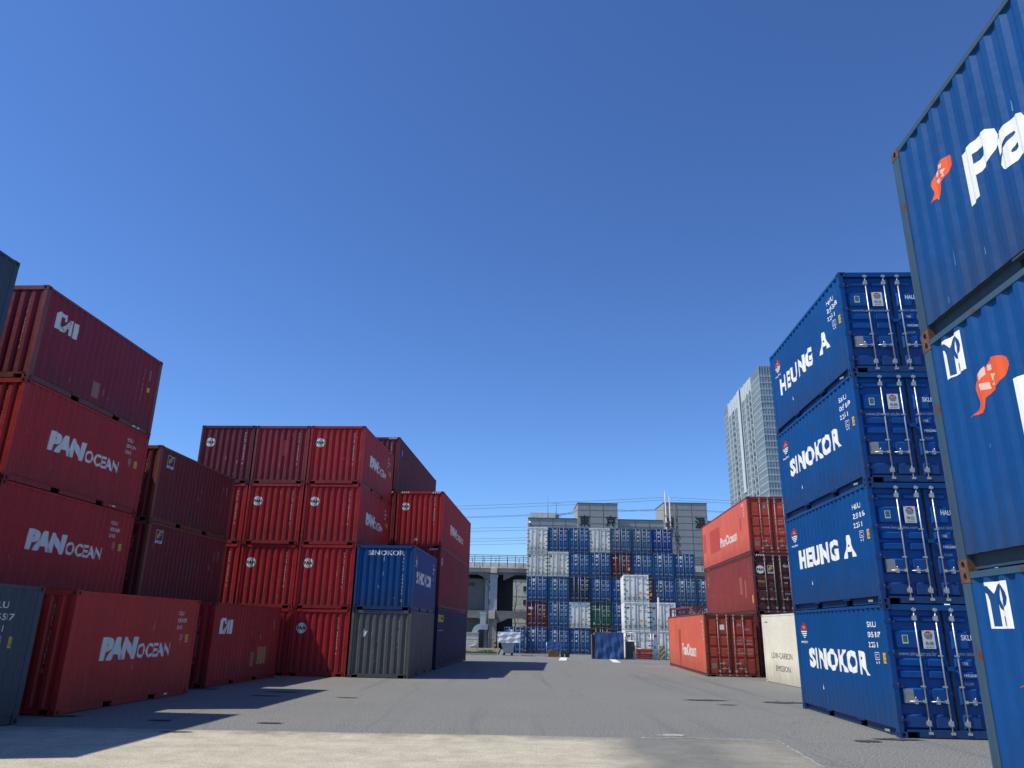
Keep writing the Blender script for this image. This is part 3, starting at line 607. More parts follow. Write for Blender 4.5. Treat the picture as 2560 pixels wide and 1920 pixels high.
def far_box(label, org, rz, colour, L=L40, H=HC, group='containers of the far wall', seed=0, extra=None):
    r_ = random.Random(seed); wh = 'white' in colour; m = FB[colour]
    r = thing('refrigerated_container' if wh else 'shipping_container', label, 'reefer container' if wh else 'shipping container', org, rz, group)
    put('body', cached(('fb', L, H), lambda: far_body(L, H)), m, r); put('corner_casting', cached(('fc', L, H), lambda: far_cast(L, H)), m if wh else FCAST, r)
    put('gasket', cached(('gask', H), lambda: gasket_mesh(H)), FGAS, r); ds = []
    for ri in (False, True):
        st = 'flat' if wh else ('far' if H > 2.8 else 'new')
        d = put('door', cached(('door', H, st, ri), lambda: door_mesh(H, st, ri)), m, r); ds.append(d)
        for x in ((.58, 1.08) if not ri else (W - 1.08, W - .58)):
            put('locking_bar', cached(('fbar', H), lambda: far_bar(H)), plain((.20, .20, .20), .6, .2, .2, 5) if wh else FBAR, d, (x, 0, 0))
            put('door_handle', cached('fhand', far_handle), plain((.04, .04, .04), .6) if wh else FBAR, d, (x, 0, .42 if wh else .46), None, (1 if x < W / 2 else -1, 1, 1))
        if wh:
            for z in (.3, .75, 1.2, 1.65, 2.1, 2.5):
                if z < H - .2: put('hinge', cached('fhinge', hinge_mesh), plain((.10, .10, .10), .6), d, (.0, 0, z) if not ri else (W, 0, z), None, (1, 1, 1.3) if not ri else (-1, 1, 1.3))
    y = .045 if wh else .040
    def pl(name, polys, mat, off=.004, p=None): return put(name, flat_mesh(polys, [], lambda u, v: (u, y - off, v), name), mat, p or r)
    k = H / HC
    def pp(x0, x1, z0, z1, mat, name='placard', prints=()):
        b = pl(name, rect(x0, x1, z0 * k, z1 * k), mat)
        for i, (q, mm) in enumerate(prints): pl('print', [[(u, v * k) for u, v in f] for f in q], mm, .007 + .002 * i, b)
    ink = GREY if wh else CREAM
    code = CODES[seed % 6] + '%03d' % (seed * 37 % 1000)
    def tx(name, s_, x0, x1, z0, z1, bo=.02):
        me = cached(('ftx', s_, x0, z0, y, k), lambda: flat_mesh([[(u, v * k) for u, v in f] for f in T(s_, x0, x1, z0, z1, bo)], [], lambda u, v: (u, y - .004, v), name)); put(name, me, ink, r)
    tx('code', code[:4], 1.42, 1.72, 2.42, 2.56); tx('code', code[5:], 1.9, 2.28, 2.42, 2.56); tx('code', '45G1' if H > 2.8 else '22G1', 1.9, 2.15, 2.24, 2.36)
    for q in (('MAX.GR.', 1.42, 1.72, 1.96, 2.07), ('30480 KG', 1.92, 2.26, 1.96, 2.07), ('TARE', 1.42, 1.62, 1.81, 1.91), ('3830 KG', 1.92, 2.22, 1.81, 1.91)) + (() if wh else (('NET', 1.42, 1.58, 1.50, 1.60), ('26650', 1.94, 2.2, 1.50, 1.60), ('CU.CAP', 1.42, 1.7, 1.35, 1.45), ('76.4', 1.94, 2.14, 1.35, 1.45))): tx('data_text', *q)
    if wh:
        if extra == 'F': pp(.16, .45, 2.22, 2.56, NAVY, 'placard', [(xf(ribbon([(.2, .1), (.2, .55), (.3, .82), (.85, .86)], [.16, .16, .16, .1]) + ribbon([(.3, .45), (.7, .52)], .14), .16, 2.22, .29, .34), CREAM)])
        if extra == 'P':
            pl('emblem', xf([[(0, 0), (.25, .1), (.35, .3), (.75, .35), (1, .6), (.9, .9), (.6, 1), (.3, .95), (.15, .7), (.12, .3)]], .2, 2.12 * k, .34, .30 * k), REDM if seed % 2 else decalmat((.45, .45, .12)))
            pl('emblem', ell(.80, 2.3 * k, .06, .06, 10), GREY)
        if extra != 'P': pp(.70, .95, 2.2, 2.5, WHITE, 'placard', [(ell(.825, 2.39, .07, .07, 12) + rect(.74, .91, 2.25, 2.29), GREY)])
        pp(.22, .40, 1.05, 1.32, STEEL); pp(1.50, 1.75, .86, 1.08, YEL); 
        if seed % 3: pp(.72, .92, .98, 1.16, decalmat((.75, .28, .03)))
        pl('warning_triangle', [[(1.98, .86 * k), (2.16, .86 * k), (2.07, 1.04 * k)]], ORG)
    elif extra == 'tex':
        pl('lettering', T('tex', .22, .80, 2.02 * k, 2.34 * k, .05), CREAM); pp(.16, .57, 1.40, 1.52, YEL); pp(2.0, 2.25, 1.2, 1.26, YEL)
    elif extra == 'plain': pass
    elif extra == 'green':
        pl('logo', [[(.18, 2.44 * k), (.36, 2.56 * k), (.54, 2.44 * k), (.36, 2.32 * k)]] + rect(.1, .62, 2.42 * k, 2.46 * k), CREAM); pl('lettering', T('HEUNG-A', .12, 1.08, 2.05 * k, 2.2 * k, .03), CREAM)
        pl('scuff', [[(1.1, .5), (1.2, .55), (1.22, 1.0), (1.14, .95)], [(.25, .4), (.5, .42), (.48, .7), (.3, .66)]], decalmat((.25, .45, .36)))
    elif extra == 'maroon':
        pl('lettering', T('tex', .2, .52, 2.2 * k, 2.38 * k, .03) + rect(.55, .78, 2.24 * k, 2.36 * k), CREAM); pl('warning_triangle', [[(.28, 1.46 * k), (.50, 1.46 * k), (.39, 1.60 * k)]], YEL); pp(1.98, 2.24, .82, 1.18, YEL)
    else:
        tall = seed % 3 == 0
        pp(.68, .96, 2.26, 2.62, WHITE if not tall else CREAM, 'placard', [(rect(.74, .80, 2.34, 2.40) + rect(.85, .91, 2.34, 2.40), GREY)] if not tall else [(ring(.82, 2.5, .05, .08, 12) + rect(.73, .91, 2.34, 2.4), decalmat((.3, .08, .06)))])
        pl('sticker', ell(.36, 2.44 * k, .075, .06, 10), [SKYB, CREAM, decalmat((.25, .45, .55))][seed % 3])
        pl('emblem', [[(u, v * k) for u, v in f] for f in [[(.72, 1.86), (.84, 1.84), (.94, 2.02), (.82, 2.06), (.72, 2.0)]]], CREAM)
        pp(.70, .90, 1.36, 1.56, [YEL, CREAM, decalmat((.6, .5, .12))][seed % 3]); pp(.24, .42, 1.36, 1.58, [decalmat((.16, .14, .10)), STEEL][seed % 2])
        if seed % 4 == 1: pl('warning_triangle', [[(.28, 1.90 * k), (.46, 1.90 * k), (.37, 2.06 * k)]], YEL)
        if seed % 5 == 2: pl('data_label', rect(2.1, 2.25, .28 * k, .36 * k), CREAM)
    if not wh and H > 2.8:
        p = []
        for x0 in (.20, W - .6):
            for q in range(4): p.append([(x0 + q * .11, H - .11), (x0 + q * .11 + .05, H - .11), (x0 + q * .11 + .1, H - .02), (x0 + q * .11 + .05, H - .02)])
        put('hazard_stripes', flat_mesh(p, [], lambda u, v: (u, .001, v), 'hazard_stripes'), decalmat((.35, .32, .25)), r)
    return r
GRID = [  # rows from the ground up, columns from the left
 ['blue', 'blue', 'blue', 'maroon', 'blue', 'blue', 'navy', 'blue', 'blue'],
 ['maroon', 'teal blue', 'white', 'green', 'blue', 'blue', 'slate blue', 'blue', 'blue'],
 ['blue', 'teal blue', 'navy', 'blue', 'blue', 'maroon', 'blue', 'slate blue', 'slate blue'],
 ['greyish white', 'greyish white', 'blue', 'blue', 'maroon', 'blue', 'teal blue', 'blue'],
 ['white', 'blue', 'blue', 'greyish white', 'slate blue', 'slate blue', 'bright blue']]
EXTRA = {(1, 0): 'tex', (1, 3): 'green', (2, 2): 'plain', (3, 0): 'F', (3, 1): 'F', (3, 4): 'maroon', (2, 5): 'maroon', (0, 3): 'maroon'}
ordn = ['first', 'second', 'third', 'fourth', 'fifth', 'sixth', 'seventh', 'eighth', 'ninth']; rown = ['bottom', 'second lowest', 'middle', 'second highest', 'top']
t = R(-1.3)
for j, row in enumerate(GRID):
    for i, colr in enumerate(row):
        d = i * 2.505 + (.03 if i else 0)
        far_box('%s container, %s row of the far wall, %s from left' % (colr, rown[j], ordn[i]), (2.20 + d * math.cos(t), 91.44 + d * math.sin(t) + (i * 7 + j * 3) % 5 * .03, -.66 + j * HC), t, colr, seed=j * 11 + i * 3 + 1, extra=EXTRA.get((j, i)))
far_box('blue container on the ground beyond the white canopy, left of the far wall', (-.36, 90.6, -.66), t, 'blue', seed=77)
# white reefers standing in front of the wall
for i, n in enumerate((3, 2)):
    for j in range(n):
        far_box('white reefer with %s emblem, %s of the %s stack before the far wall' % (['dark', 'red', 'yellow'][j] if i == 0 else 'red', ['bottom', 'second', 'top'][j], ['taller left', 'shorter right'][i]), (11.33 + i * 2.53, 75.6, -.50 + j * H8), R(-5.5), 'white', L20, H8, 'white reefers in front of the far wall', 200 + j * 2 + (0 if (i, j) in ((0, 2),) else 1), 'P')

# unseen stacks added out of frame on the left to shade the front row
for (X, Y, nm) in ((-15.15, 10.72 + .42, 'slate blue'), (-14.83, 17.95 + .75, 'maroon')):
    o = corner(X, Y, -3.5)
    for k in range(4): far_box('unseen %s container added for shade, %s tier of the outermost left column' % (nm, ['ground', 'second', 'third', 'top'][k]), (*o, k * H8), R(-3.5), nm, L20, H8, 'outermost left column', 300 + k, 'plain')
# ------------------------------------------------------------------ things standing before the far wall
CLOTHW = plain((.74, .74, .73), .75, 0, .12, 2.5, .35, name='white_sheet'); CLOTHB = plain((.020, .075, .21), .7, 0, .35, 1.6, .4, name='blue_sheet'); WHP = plain((.62, .62, .60), .5, .1, .15, 4, name='white_post')
def sheet(nx, nz, fn, name):
    m = MB(); g = [[fn(i / nx, k / nz) for i in range(nx + 1)] for k in range(nz + 1)]
    for k in range(nz):
        for i in range(nx): m.face([g[k][i], g[k][i + 1], g[k + 1][i + 1], g[k + 1][i]], 0, True)
    me = m.mesh(name); bm = bmesh.new(); bm.from_mesh(me); bmesh.ops.remove_doubles(bm, verts=bm.verts, dist=1e-4); bm.to_mesh(me); bm.free(); return me
def wob(u, v, a=1., s=0): return a * (math.sin(u * 17 + 3 * v + s) * .5 + math.sin(u * 31 - 9 * v + 2 * s) * .3 + math.sin(v * 13 + u * 5 + s) * .4 + math.sin(u * 47 + v * 29) * .2)
yc = 80; zc = gz(80)
cn = thing('canopy', 'white sheet canopy on thin white posts over a grey tub, left of the far wall', 'canopy', (-.97, yc, zc))
for x, y in ((.06, .05), (2.26, .05), (.06, 1.6), (2.26, 1.6)):
    m = MB(); m.tube([(x, y, 0), (x, y, 2.2)], .035, 8); m.box(x - .09, x + .09, y - .09, y + .09, 0, .03); put('post', m.mesh('post'), WHP, cn)
put('cover', sheet(36, 18, lambda u, v: (u * 2.32, -.02 + wob(u, v, .045) * min(1, v * 4), 2.25 - v * 1.02 + (wob(u, .3, .03) if v > .9 else 0)), 'cover'), CLOTHW, cn)
put('cover_top', sheet(12, 10, lambda u, v: (u * 2.32, -.02 + v * 1.66, 2.25 + wob(u, v, .012) * (v > 0)), 'cover_top'), CLOTHW, cn)
for x in (0, 2.32): put('cover_side', sheet(8, 8, lambda u, v: (x + wob(u, v, .02) * min(1, v * 4), -.02 + u * 1.66, 2.25 - v * .95), 'cover_side'), CLOTHW, cn)
tb = thing('waste_tub', 'grey tapered tub on small wheels standing under the white canopy', 'tub', (-.0, yc + .75, gz(80.7)))
def tub():
    m = MB(); a = [(-.62, -.5), (.78, -.5), (.78, .5), (-.62, .5)]; b = [(-.34, -.38), (.62, -.38), (.62, .38), (-.34, .38)]
    for k in range(4):
        l = (k + 1) % 4; m.face([(*b[k], .34), (*b[l], .34), (*a[l], 1.22), (*a[k], 1.22)])
    m.face([(*p, .34) for p in b]); m.face([(p[0] * .95, p[1] * .95, 1.1) for p in a])
    for k in range(4): l = (k + 1) % 4; m.tube([(*a[k], 1.22), (*a[l], 1.22)], .03, 6)
    m.box(-.36, .64, -.36, .36, .26, .338); return m.mesh('tub')
put('tub', tub(), plain((.36, .40, .42), .5, 0, .25, 3, name='grey_plastic'), tb)
m = MB(); m.box(-.26, -.02, -.405, -.39, .52, .66); put('plate', m.mesh('plate'), BLACK, tb)
for x in (-.28, .52):
    for y in (-.3, .3):
        m = MB(); m.tube([(x - 0, y - .05, .13), (x, y + .05, .13)], .13, 12); put('wheel', m.mesh('wheel'), RUBBER, tb)
# low covered crate, bins, low mesh panels
cr = thing('timber_crate', 'ochre crate under a blue sheet, standing before the far wall', 'crate', (4.0, 78, gz(78)))
m = MB()
for k in range(5): m.box(.08, 1.16, 0, .7, .0 + k * .125, .115 + k * .125)
for x in (.06, .58, 1.14): m.box(x - .0, x + .05, -.03, .73, 0, .63)
put('crate', m.mesh('crate'), plain((.30, .15, .035), .7, 0, .3, 5, name='ochre_timber'), cr)
put('sheet', sheet(20, 12, lambda u, v: (-.08 + u * 1.36, -.06 - v * .03 + wob(u, v, .02, 2), 1.38 - v * .74), 'sheet'), plain((.03, .07, .24), .6, 0, .2, 4), cr); put('sheet_top', sheet(8, 8, lambda u, v: (-.08 + u * 1.36, -.06 + v * .85, 1.38 + wob(u, v, .02)), 'sheet_top'), plain((.03, .07, .24), .6, 0, .2, 4), cr)
for x in (-.1, 1.3): m = MB(); m.tube([(x, -.02, 0), (x, -.02, 1.35)], .022, 6); put('post', m.mesh('post'), GALV, cr)
for k, (x, w_, h_, c_, lb) in enumerate(((5.33, .34, .46, (.06, .065, .075), 'slim dark grey bin standing right of the ochre crate'), (5.76, .46, .48, (.022, .022, .025), 'black open bin standing furthest right of the ochre crate'))):
    b = thing('waste_bin', lb, 'bin', (x, 78.1, gz(78.1)), 0, 'bins before the far wall'); m = MB(); m.face([(0, 0, .02), (w_, 0, .02), (w_, .4, .02), (0, .4, .02)])
    for (p, q) in (((0, 0), (w_, 0)), ((w_, 0), (w_, .4)), ((w_, .4), (0, .4)), ((0, .4), (0, 0))): m.face([(p[0] * .86 + .03, p[1], .02), (q[0] * .86 + .03, q[1], .02), (*q, h_), (*p, h_)])
    m.face([(0.02, .02, h_ - .08), (w_ - .02, .02, h_ - .08), (w_ - .02, .38, h_ - .08), (.02, .38, h_ - .08)]); put('bin_body', m.mesh('bin_body'), plain(c_, .5), b)
    m = MB(); m.tube([(0, 0, h_), (w_, 0, h_), (w_, .4, h_), (0, .4, h_), (0, 0, h_)], .02, 6); put('rim', m.mesh('rim'), plain(mul(c_, 1.6), .5), b)
for k, x in enumerate((1.5, 2.75)):
    b = thing('mesh_barrier', ['low wire mesh barrier before the first container of the far wall', 'low wire mesh barrier with dark sacks, left of the ochre crate'][k], 'barrier', (x, 78.6, gz(78.6)), 0, 'low mesh barriers'); m = MB(); m.tube([(0, 0, 0), (0, 0, .5), (1.05, 0, .5), (1.05, 0, 0)], .02, 6); put('frame', m.mesh('frame'), plain((.10, .10, .10), .6, .3), b); m = MB()
    for q in range(1, 10): m.tube([(q * .105, 0, .02), (q * .105, 0, .5)], .007, 4)
    for q in range(1, 5): m.tube([(0, .008, q * .1), (1.05, .008, q * .1)], .007, 4)
    put('wire_mesh', m.mesh('wire_mesh'), plain((.08, .08, .08), .6, .3), b)
# tall blue tarpaulin over a rack, with a black board beside it
yt = 72; zt = gz(72)
tp = thing('tarpaulin_rack', 'tall rack wholly wrapped in a creased blue tarpaulin', 'tarpaulin', (8.05, yt, zt))
put('tarpaulin', sheet(40, 36, lambda u, v: (u * 2.58 + .03 * math.sin(v * 5), -.05 - v * .06 + (math.sin(u * 23 + v * 3) * .035 + math.sin(u * 41 - v * 6) * .022 + math.sin(u * 9 + v * 12) * .03) * (.2 + v), 2.32 - v * 2.29), 'tarpaulin'), CLOTHB, tp)
put('tarpaulin_top', sheet(8, 8, lambda u, v: (u * 2.58, -.05 + v * 1.15, 2.32 + .02 * math.sin(u * 9 + v * 4)), 'tarpaulin_top'), CLOTHB, tp)
for x in (0, 2.58): put('tarpaulin_side', sheet(10, 16, lambda u, v: (x + .03 * math.sin(v * 5) + wob(u, v, .02) * v, -.05 + u * 1.15 - v * .06 * (1 - u), 2.32 - v * 2.29), 'tarpaulin_side'), CLOTHB, tp)
bb = thing('steel_cabinet', 'narrow black cabinet with pale edge strip, left of the blue tarpaulin', 'cabinet', (7.74, yt + .3, zt)); m = MB(); m.box(.05, .28, 0, .9, .02, 2.12); put('cabinet', m.mesh('cabinet'), plain((.012, .013, .016), .5), bb); m = MB(); m.box(-.02, .045, -.02, .05, 0, 2.16); put('edge_strip', m.mesh('edge_strip'), plain((.45, .34, .26), .6), bb)
# steel frame rack
rk = thing('steel_frame_rack', 'galvanised tube frame rack with a dark panel, right of the blue tarpaulin', 'rack', (10.84, yt + .2, gz(72.2)))
for (x, y) in ((0, 0), (.90, 0), (2.58, 0), (0, 1.2), (2.58, 1.2)):
    m = MB(); h_ = 2.33 if x != .90 else 1.6; m.tube([(x, y, 0), (x, y, h_)], .03, 8); put('post', m.mesh('post'), GALV, rk)
for z in (.06, 1.62, 2.33):
    m = MB(); m.tube([(0, 0, z), (2.58, 0, z)], .026, 8); m.tube([(0, 0, z), (0, 1.2, z)], .022, 6); m.tube([(2.58, 0, z), (2.58, 1.2, z)], .022, 6); m.tube([(0, 1.2, z), (2.58, 1.2, z)], .022, 6); put('rail', m.mesh('rail'), GALV, rk)
m = MB(); m.tube([(.9, 0, .98), (2.58, 0, .98)], .02, 6); put('rail', m.mesh('rail'), GALV, rk)
m = MB(); m.box(.035, .865, .10, .13, .1, 1.56); put('panel', m.mesh('panel'), plain((.045, .05, .05), .5), rk)
m = MB(); m.box(.66, .88, -.03, .02, .1, .75); put('meter_box', m.mesh('meter_box'), plain((.20, .21, .21), .5), rk)
for k in range(3):
    p = thing('red_pipe', 'red pipe lying in the tube frame rack, %s of three' % ['lowest', 'middle', 'topmost'][k], 'pipe', (11.86, yt + .42, gz(72.4) + .22 + k * .30), 0, 'red pipes in the rack'); m = MB()
    n = 16
    for k2 in range(n):
        a, b = 2 * math.pi * k2 / n, 2 * math.pi * (k2 + 1) / n
        m.face([(0, .14 * math.cos(a), .14 * math.sin(a)), (1.42, .14 * math.cos(a), .14 * math.sin(a)), (1.42, .14 * math.cos(b), .14 * math.sin(b)), (0, .14 * math.cos(b), .14 * math.sin(b))], 0, True)
    m.face([(.0, .14 * math.cos(2 * math.pi * q / n), .14 * math.sin(2 * math.pi * q / n)) for q in range(n)]); m.face([(1.42, .14 * math.cos(2 * math.pi * q / n), .14 * math.sin(2 * math.pi * q / n)) for q in range(n)])
    put('pipe', m.mesh('pipe'), plain((.40, .055, .04), .5, 0, .25, 3), p)
sl_ = thing('step_ladder', 'dark step ladder leaning behind the tube frame rack', 'ladder', (11.92, yt + 1.6, gz(73.6)))
for x0, x1 in ((0, .05), (.42, .36)):
    m = MB(); m.tube([(x0, 0, 0), (x1, .25, 2.0)], .025, 6); put('stile', m.mesh('stile'), plain((.03, .03, .03), .5), sl_)
for q in range(6): m = MB(); f_ = (q + .6) / 6.2; m.tube([(.05 * f_, .25 * f_, 2 * f_), (.42 - .06 * f_, .25 * f_, 2 * f_)], .02, 6); put('rung', m.mesh('rung'), plain((.03, .03, .03), .5), sl_)
lp = thing('lamp_post', 'slim rusty white post with a small lamp head before the white reefers', 'lamp post', (13.62, 71.0, gz(71)))
m = MB(); m.tube([(0, 0, 0), (.07, 0, 2.8), (.18, 0, 5.45)], .10, 10, r1=.075); put('post', m.mesh('post'), plain((.58, .53, .46), .6, 0, .35, 2.2), lp); m = MB(); m.tube([(.18, 0, 5.4), (.22, -.05, 5.75)], .05, 6); m.box(.08, .46, -.30, .05, 5.55, 5.78); put('lamp_head', m.mesh('lamp_head'), plain((.12, .115, .10), .6), lp)
hb = thing('hazard_board', 'yellow and black diagonal striped board at the foot of the rusty white post', 'hazard board', (13.56, 70.7, gz(70.7)))
m = MB(); m.box(.10, .60, .02, .05, .08, 1.22); put('board', m.mesh('board'), plain((.14, .15, .10), .7), hb)
for k, (a, b) in enumerate((((.12, .1), (.58, .56)), ((.12, .52), (.58, .98)), ((.12, .94), (.36, 1.18)))):
    put('stripe', flat_mesh(ribbon([a, b], .16), [], lambda u, v: (min(max(u, .1), .6), .016 - .001 * k, min(max(v, .08), 1.22)), 'stripe'), decalmat((.48, .47, .15), .2), hb)
for x in (.06, .64): m = MB(); m.tube([(x, .035, 0), (x, .035, 1.32)], .03, 6); put('post', m.mesh('post'), plain((.42, .42, .36), .6, .2), hb)
m = MB(); m.tube([(.06, .035, 1.30), (.64, .035, 1.30)], .025, 6); put('top_bar', m.mesh('top_bar'), plain((.42, .42, .36), .6, .2), hb)
# maroon flat rack behind the orange container
fk = thing('flat_rack', 'maroon open flat rack with hazard striped post behind the orange container', 'flat rack', (12.9, 56, gz(56)))
FRM = paint((.20, .045, .042), .4, .6, .6, 9)
m = MB(); m.box(0, 2.4, 0, 6.0, .2, .8); put('deck', m.mesh('deck'), FRM, fk)
for x, y in ((.0, 5.9), (2.3, 0), (2.3, 5.9)): m = MB(); m.box(x, x + .16, y, y + .16, .8, 3.9); put('post', m.mesh('post'), FRM, fk)
m = MB(); m.box(.24, .42, 0, .16, .8, 3.95); po = put('post', m.mesh('post'), FRM, fk)
st = []
for k in range(18): z = 1.0 + k * .16; st.append([(.24, z), (.42, z + .12), (.42, z + .20), (.24, z + .08)])
put('hazard_stripes', flat_mesh(st, [], lambda u, v: (u, -.004, v), 'hazard_stripes'), decalmat((.65, .45, .25)), po)
m = MB(); m.box(.42, 2.3, .02, .14, 3.8, 3.95); m.box(.16, 2.3, 5.92, 6.04, 3.8, 3.95); put('top_beam', m.mesh('top_beam'), FRM, fk)
m = MB(); m.tube([(.42, .08, 3.1), (1.3, .08, 3.8)], .07, 6); m.tube([(.42, .08, 3.8), (1.0, .08, 3.1)], .05, 6); put('brace', m.mesh('brace'), FRM, fk)
for k in range(7): m = MB(); m.box(.25, .31, .9 + k * .75, .97 + k * .75, .8, 3.8); put('stanchion', m.mesh('stanchion'), FRM, fk)
m = MB(); m.box(.22, .34, .165, 5.9, 3.8, 3.92); put('side_rail', m.mesh('side_rail'), FRM, fk)
# ------------------------------------------------------------------ ground
def ground_mat():
    m, nt, b = newmat('asphalt'); v = coords(nt); vs = coords(nt, (.35, 1.6, 1))
    n1 = noise(nt, v, 38, 3, .7); n2 = noise(nt, v, .22, 5, .6); n3 = noise(nt, vs, .8, 6, .65); n4 = noise(nt, v, 110, 2, .6)
    vo = N(nt, 'ShaderNodeTexVoronoi'); vo.inputs['Scale'].default_value = 46; nt.links.new(v, vo.inputs['Vector'])
    c = mix(nt, ramp(nt, n2, [(.3, 0), (.7, 1)]), (.150, .150, .135), (.205, .202, .178))
    c = mix(nt, ramp(nt, n3, [(.52, 0), (.72, .5)]), c, (.085, .085, .088))
    sp = ramp(nt, n1, [(.40, 0), (.66, 1)]); c = mix(nt, sp, mix(nt, .6, c, (.045, .046, .05)), mix(nt, .5, c, (.36, .355, .335)))
    n6 = noise(nt, v, 26, 4, .8); c = mix(nt, ramp(nt, n6, [(.40, .8), (.50, 0)]), c, (.05, .05, .052)); c = mix(nt, ramp(nt, n6, [(.53, 0), (.64, .75)]), c, (.40, .39, .35)); c = mix(nt, ramp(nt, n4, [(.60, 0), (.78, .8)]), c, (.42, .41, .39))
    tr = noise(nt, coords(nt, (1.5, .045, 1)), 1.0, 4, .6); c = mix(nt, ramp(nt, tr, [(.56, 0), (.70, .45)]), c, (.075, .077, .077))
    dn = N(nt, 'ShaderNodeVectorMath', operation='ADD'); nt.links.new(v, dn.inputs[0]); nz = N(nt, 'ShaderNodeTexNoise'); nz.inputs['Scale'].default_value = .9; nt.links.new(v, nz.inputs['Vector']); nt.links.new(nz.outputs[1], dn.inputs[1])
    ck = N(nt, 'ShaderNodeTexVoronoi', feature='DISTANCE_TO_EDGE'); ck.inputs['Scale'].default_value = .13; nt.links.new(dn.outputs[0], ck.inputs['Vector']); c = mix(nt, ramp(nt, ck.outputs[0], [(.0012, .35), (.003, 0)]), c, (.05, .05, .05))
    nt.links.new(c, b.inputs['Base Color']); b.inputs['Roughness'].default_value = .85; bump(nt, b, n1, .5, .012); return m
def apron_mat():
    m, nt, b = newmat('dusty_concrete'); v = coords(nt); vs = coords(nt, (.25, 1.8, 1))
    sx = N(nt, 'ShaderNodeSeparateXYZ'); nt.links.new(v, sx.inputs[0])
    n1 = noise(nt, v, 42, 3, .7); n2 = noise(nt, v, .5, 6, .65); n3 = noise(nt, vs, 1.1, 6, .65); n4 = noise(nt, v, 95, 2, .6); n5 = noise(nt, v, 1.6, 5, .7)
    a = N(nt, 'ShaderNodeMath', operation='MULTIPLY_ADD'); nt.links.new(n2, a.inputs[0]); a.inputs[1].default_value = 1.3; nt.links.new(sx.outputs[0], a.inputs[2])
    e = ramp(nt, (lambda q: (nt.links.new(a.outputs[0], q.inputs[0]), q.outputs[0])[1])(N(nt, 'ShaderNodeMapRange', i_From_Min=1.0, i_From_Max=7.0)), [(.18, 0), (.34, 1), (.52, 1), (.64, .72), (.74, .75), (.86, 1)])
    ey = N(nt, 'ShaderNodeMath', operation='MULTIPLY_ADD'); nt.links.new(n5, ey.inputs[0]); ey.inputs[1].default_value = -1.6; nt.links.new(sx.outputs[1], ey.inputs[2]); ee = ramp(nt, (lambda q: (nt.links.new(ey.outputs[0], q.inputs[0]), q.outputs[0])[1])(N(nt, 'ShaderNodeMapRange', i_From_Min=14.1, i_From_Max=15.1)), [(0, 0), (1, .8)]); e = N(nt, 'ShaderNodeMath', operation='MAXIMUM').outputs[0] if 0 else mix(nt, ee, e, 1.0)
    dusty = mix(nt, ramp(nt, n5, [(.3, 0), (.7, 1)]), (.40, .350, .26), (.62, .55, .425))
    grey = mix(nt, ramp(nt, n5, [(.35, 0), (.7, 1)]), (.125, .125, .114), (.215, .21, .185))
    c = mix(nt, e, dusty, grey); c = mix(nt, ramp(nt, n3, [(.55, 0), (.70, .45)]), c, mix(nt, e, (.26, .23, .18), (.09, .09, .09)))
    c = mix(nt, ramp(nt, n1, [(.36, .55), (.56, 0)]), c, (.10, .094, .08)); n6 = noise(nt, v, 30, 4, .8); c = mix(nt, ramp(nt, n6, [(.36, .5), (.48, 0)]), c, (.14, .128, .105)); c = mix(nt, ramp(nt, n4, [(.58, 0), (.76, .7)]), c, (.60, .56, .48))
    nt.links.new(c, b.inputs['Base Color']); b.inputs['Roughness'].default_value = .85; bump(nt, b, n1, .45, .012); return m
m = MB(); ys = [-60, 0, 48, 55, 62, 68, 75, 82, 90, 110, 150, 300, 900]; xs = [-900, -200, -60, 0, 60, 200, 900]
for y0, y1 in zip(ys, ys[1:]):
    for x0, x1 in zip(xs, xs[1:]): m.face([(x0, y0, gz(y0)), (x1, y0, gz(y0)), (x1, y1, gz(y1)), (x0, y1, gz(y1))])
struct(put('asphalt_yard', m.mesh('asphalt_yard'), ground_mat()))
m = MB(); rr_ = random.Random(4); top = [(-26 + i * .8, 15.62 + .0065 * (i * .8 - 26) + rr_.uniform(-.03, .03)) for i in range(39)] + [(5.2, 15.66), (4.9, 12.7), (4.3, 8), (3.6, 2), (3.4, -8), (-26, -8)]
m.face([(x, y, .004) for x, y in top]); me = m.mesh('concrete_apron'); bm = bmesh.new(); bm.from_mesh(me); bmesh.ops.triangulate(bm, faces=bm.faces); bm.to_mesh(me); bm.free(); struct(put('concrete_apron', me, apron_mat()))
def strip(pts, w, mat, name, jit=.0, z=.008, seed=1):
    r_ = random.Random(seed); P = []
    for (a, b) in zip(pts, pts[1:]):
        n = max(1, int(math.hypot(b[0] - a[0], b[1] - a[1]) / .12)) if jit else 1
        P += [(a[0] + (b[0] - a[0]) * i / n, a[1] + (b[1] - a[1]) * i / n) for i in range(n)]
    P.append(pts[-1]); ws = [w * (1 + r_.uniform(-jit, jit)) for _ in P]; P = [(x + r_.uniform(-1, 1) * jit * w * .5, y + r_.uniform(-1, 1) * jit * w * .5) for x, y in P] if jit else P
    return struct(put(name, flat_mesh(ribbon(P, ws), [], lambda u, v: (u, v, gz(v) + z), name), mat))
CHALK = plain((.34, .335, .32), .9, 0, .45, 9, name='chalky_joint'); ROADW = decalmat((.72, .72, .69), .3)
strip([(2.6, 15.64), (3.2, 15.70), (5.2, 15.66)], .05, CHALK, 'slab_joint', .9, .009, 2); strip([(5.2, 15.66), (4.9, 12.7), (4.6, 10.2)], .03, CHALK, 'slab_joint', .9, .009, 3); strip([(3.0, 16.1), (3.45, 16.15)], .16, CHALK, 'slab_joint', .95, .006, 5)
strip([(5.2, 15.66), (8.2, 15.2)], .014, CHALK, 'slab_joint', .8, .009, 8)
strip([(4.28, 61.0), (5.55, 77.1)], .62, ROADW, 'road_marking'); strip([(7.9, 56.8), (9.62, 72.3)], .55, ROADW, 'road_marking')
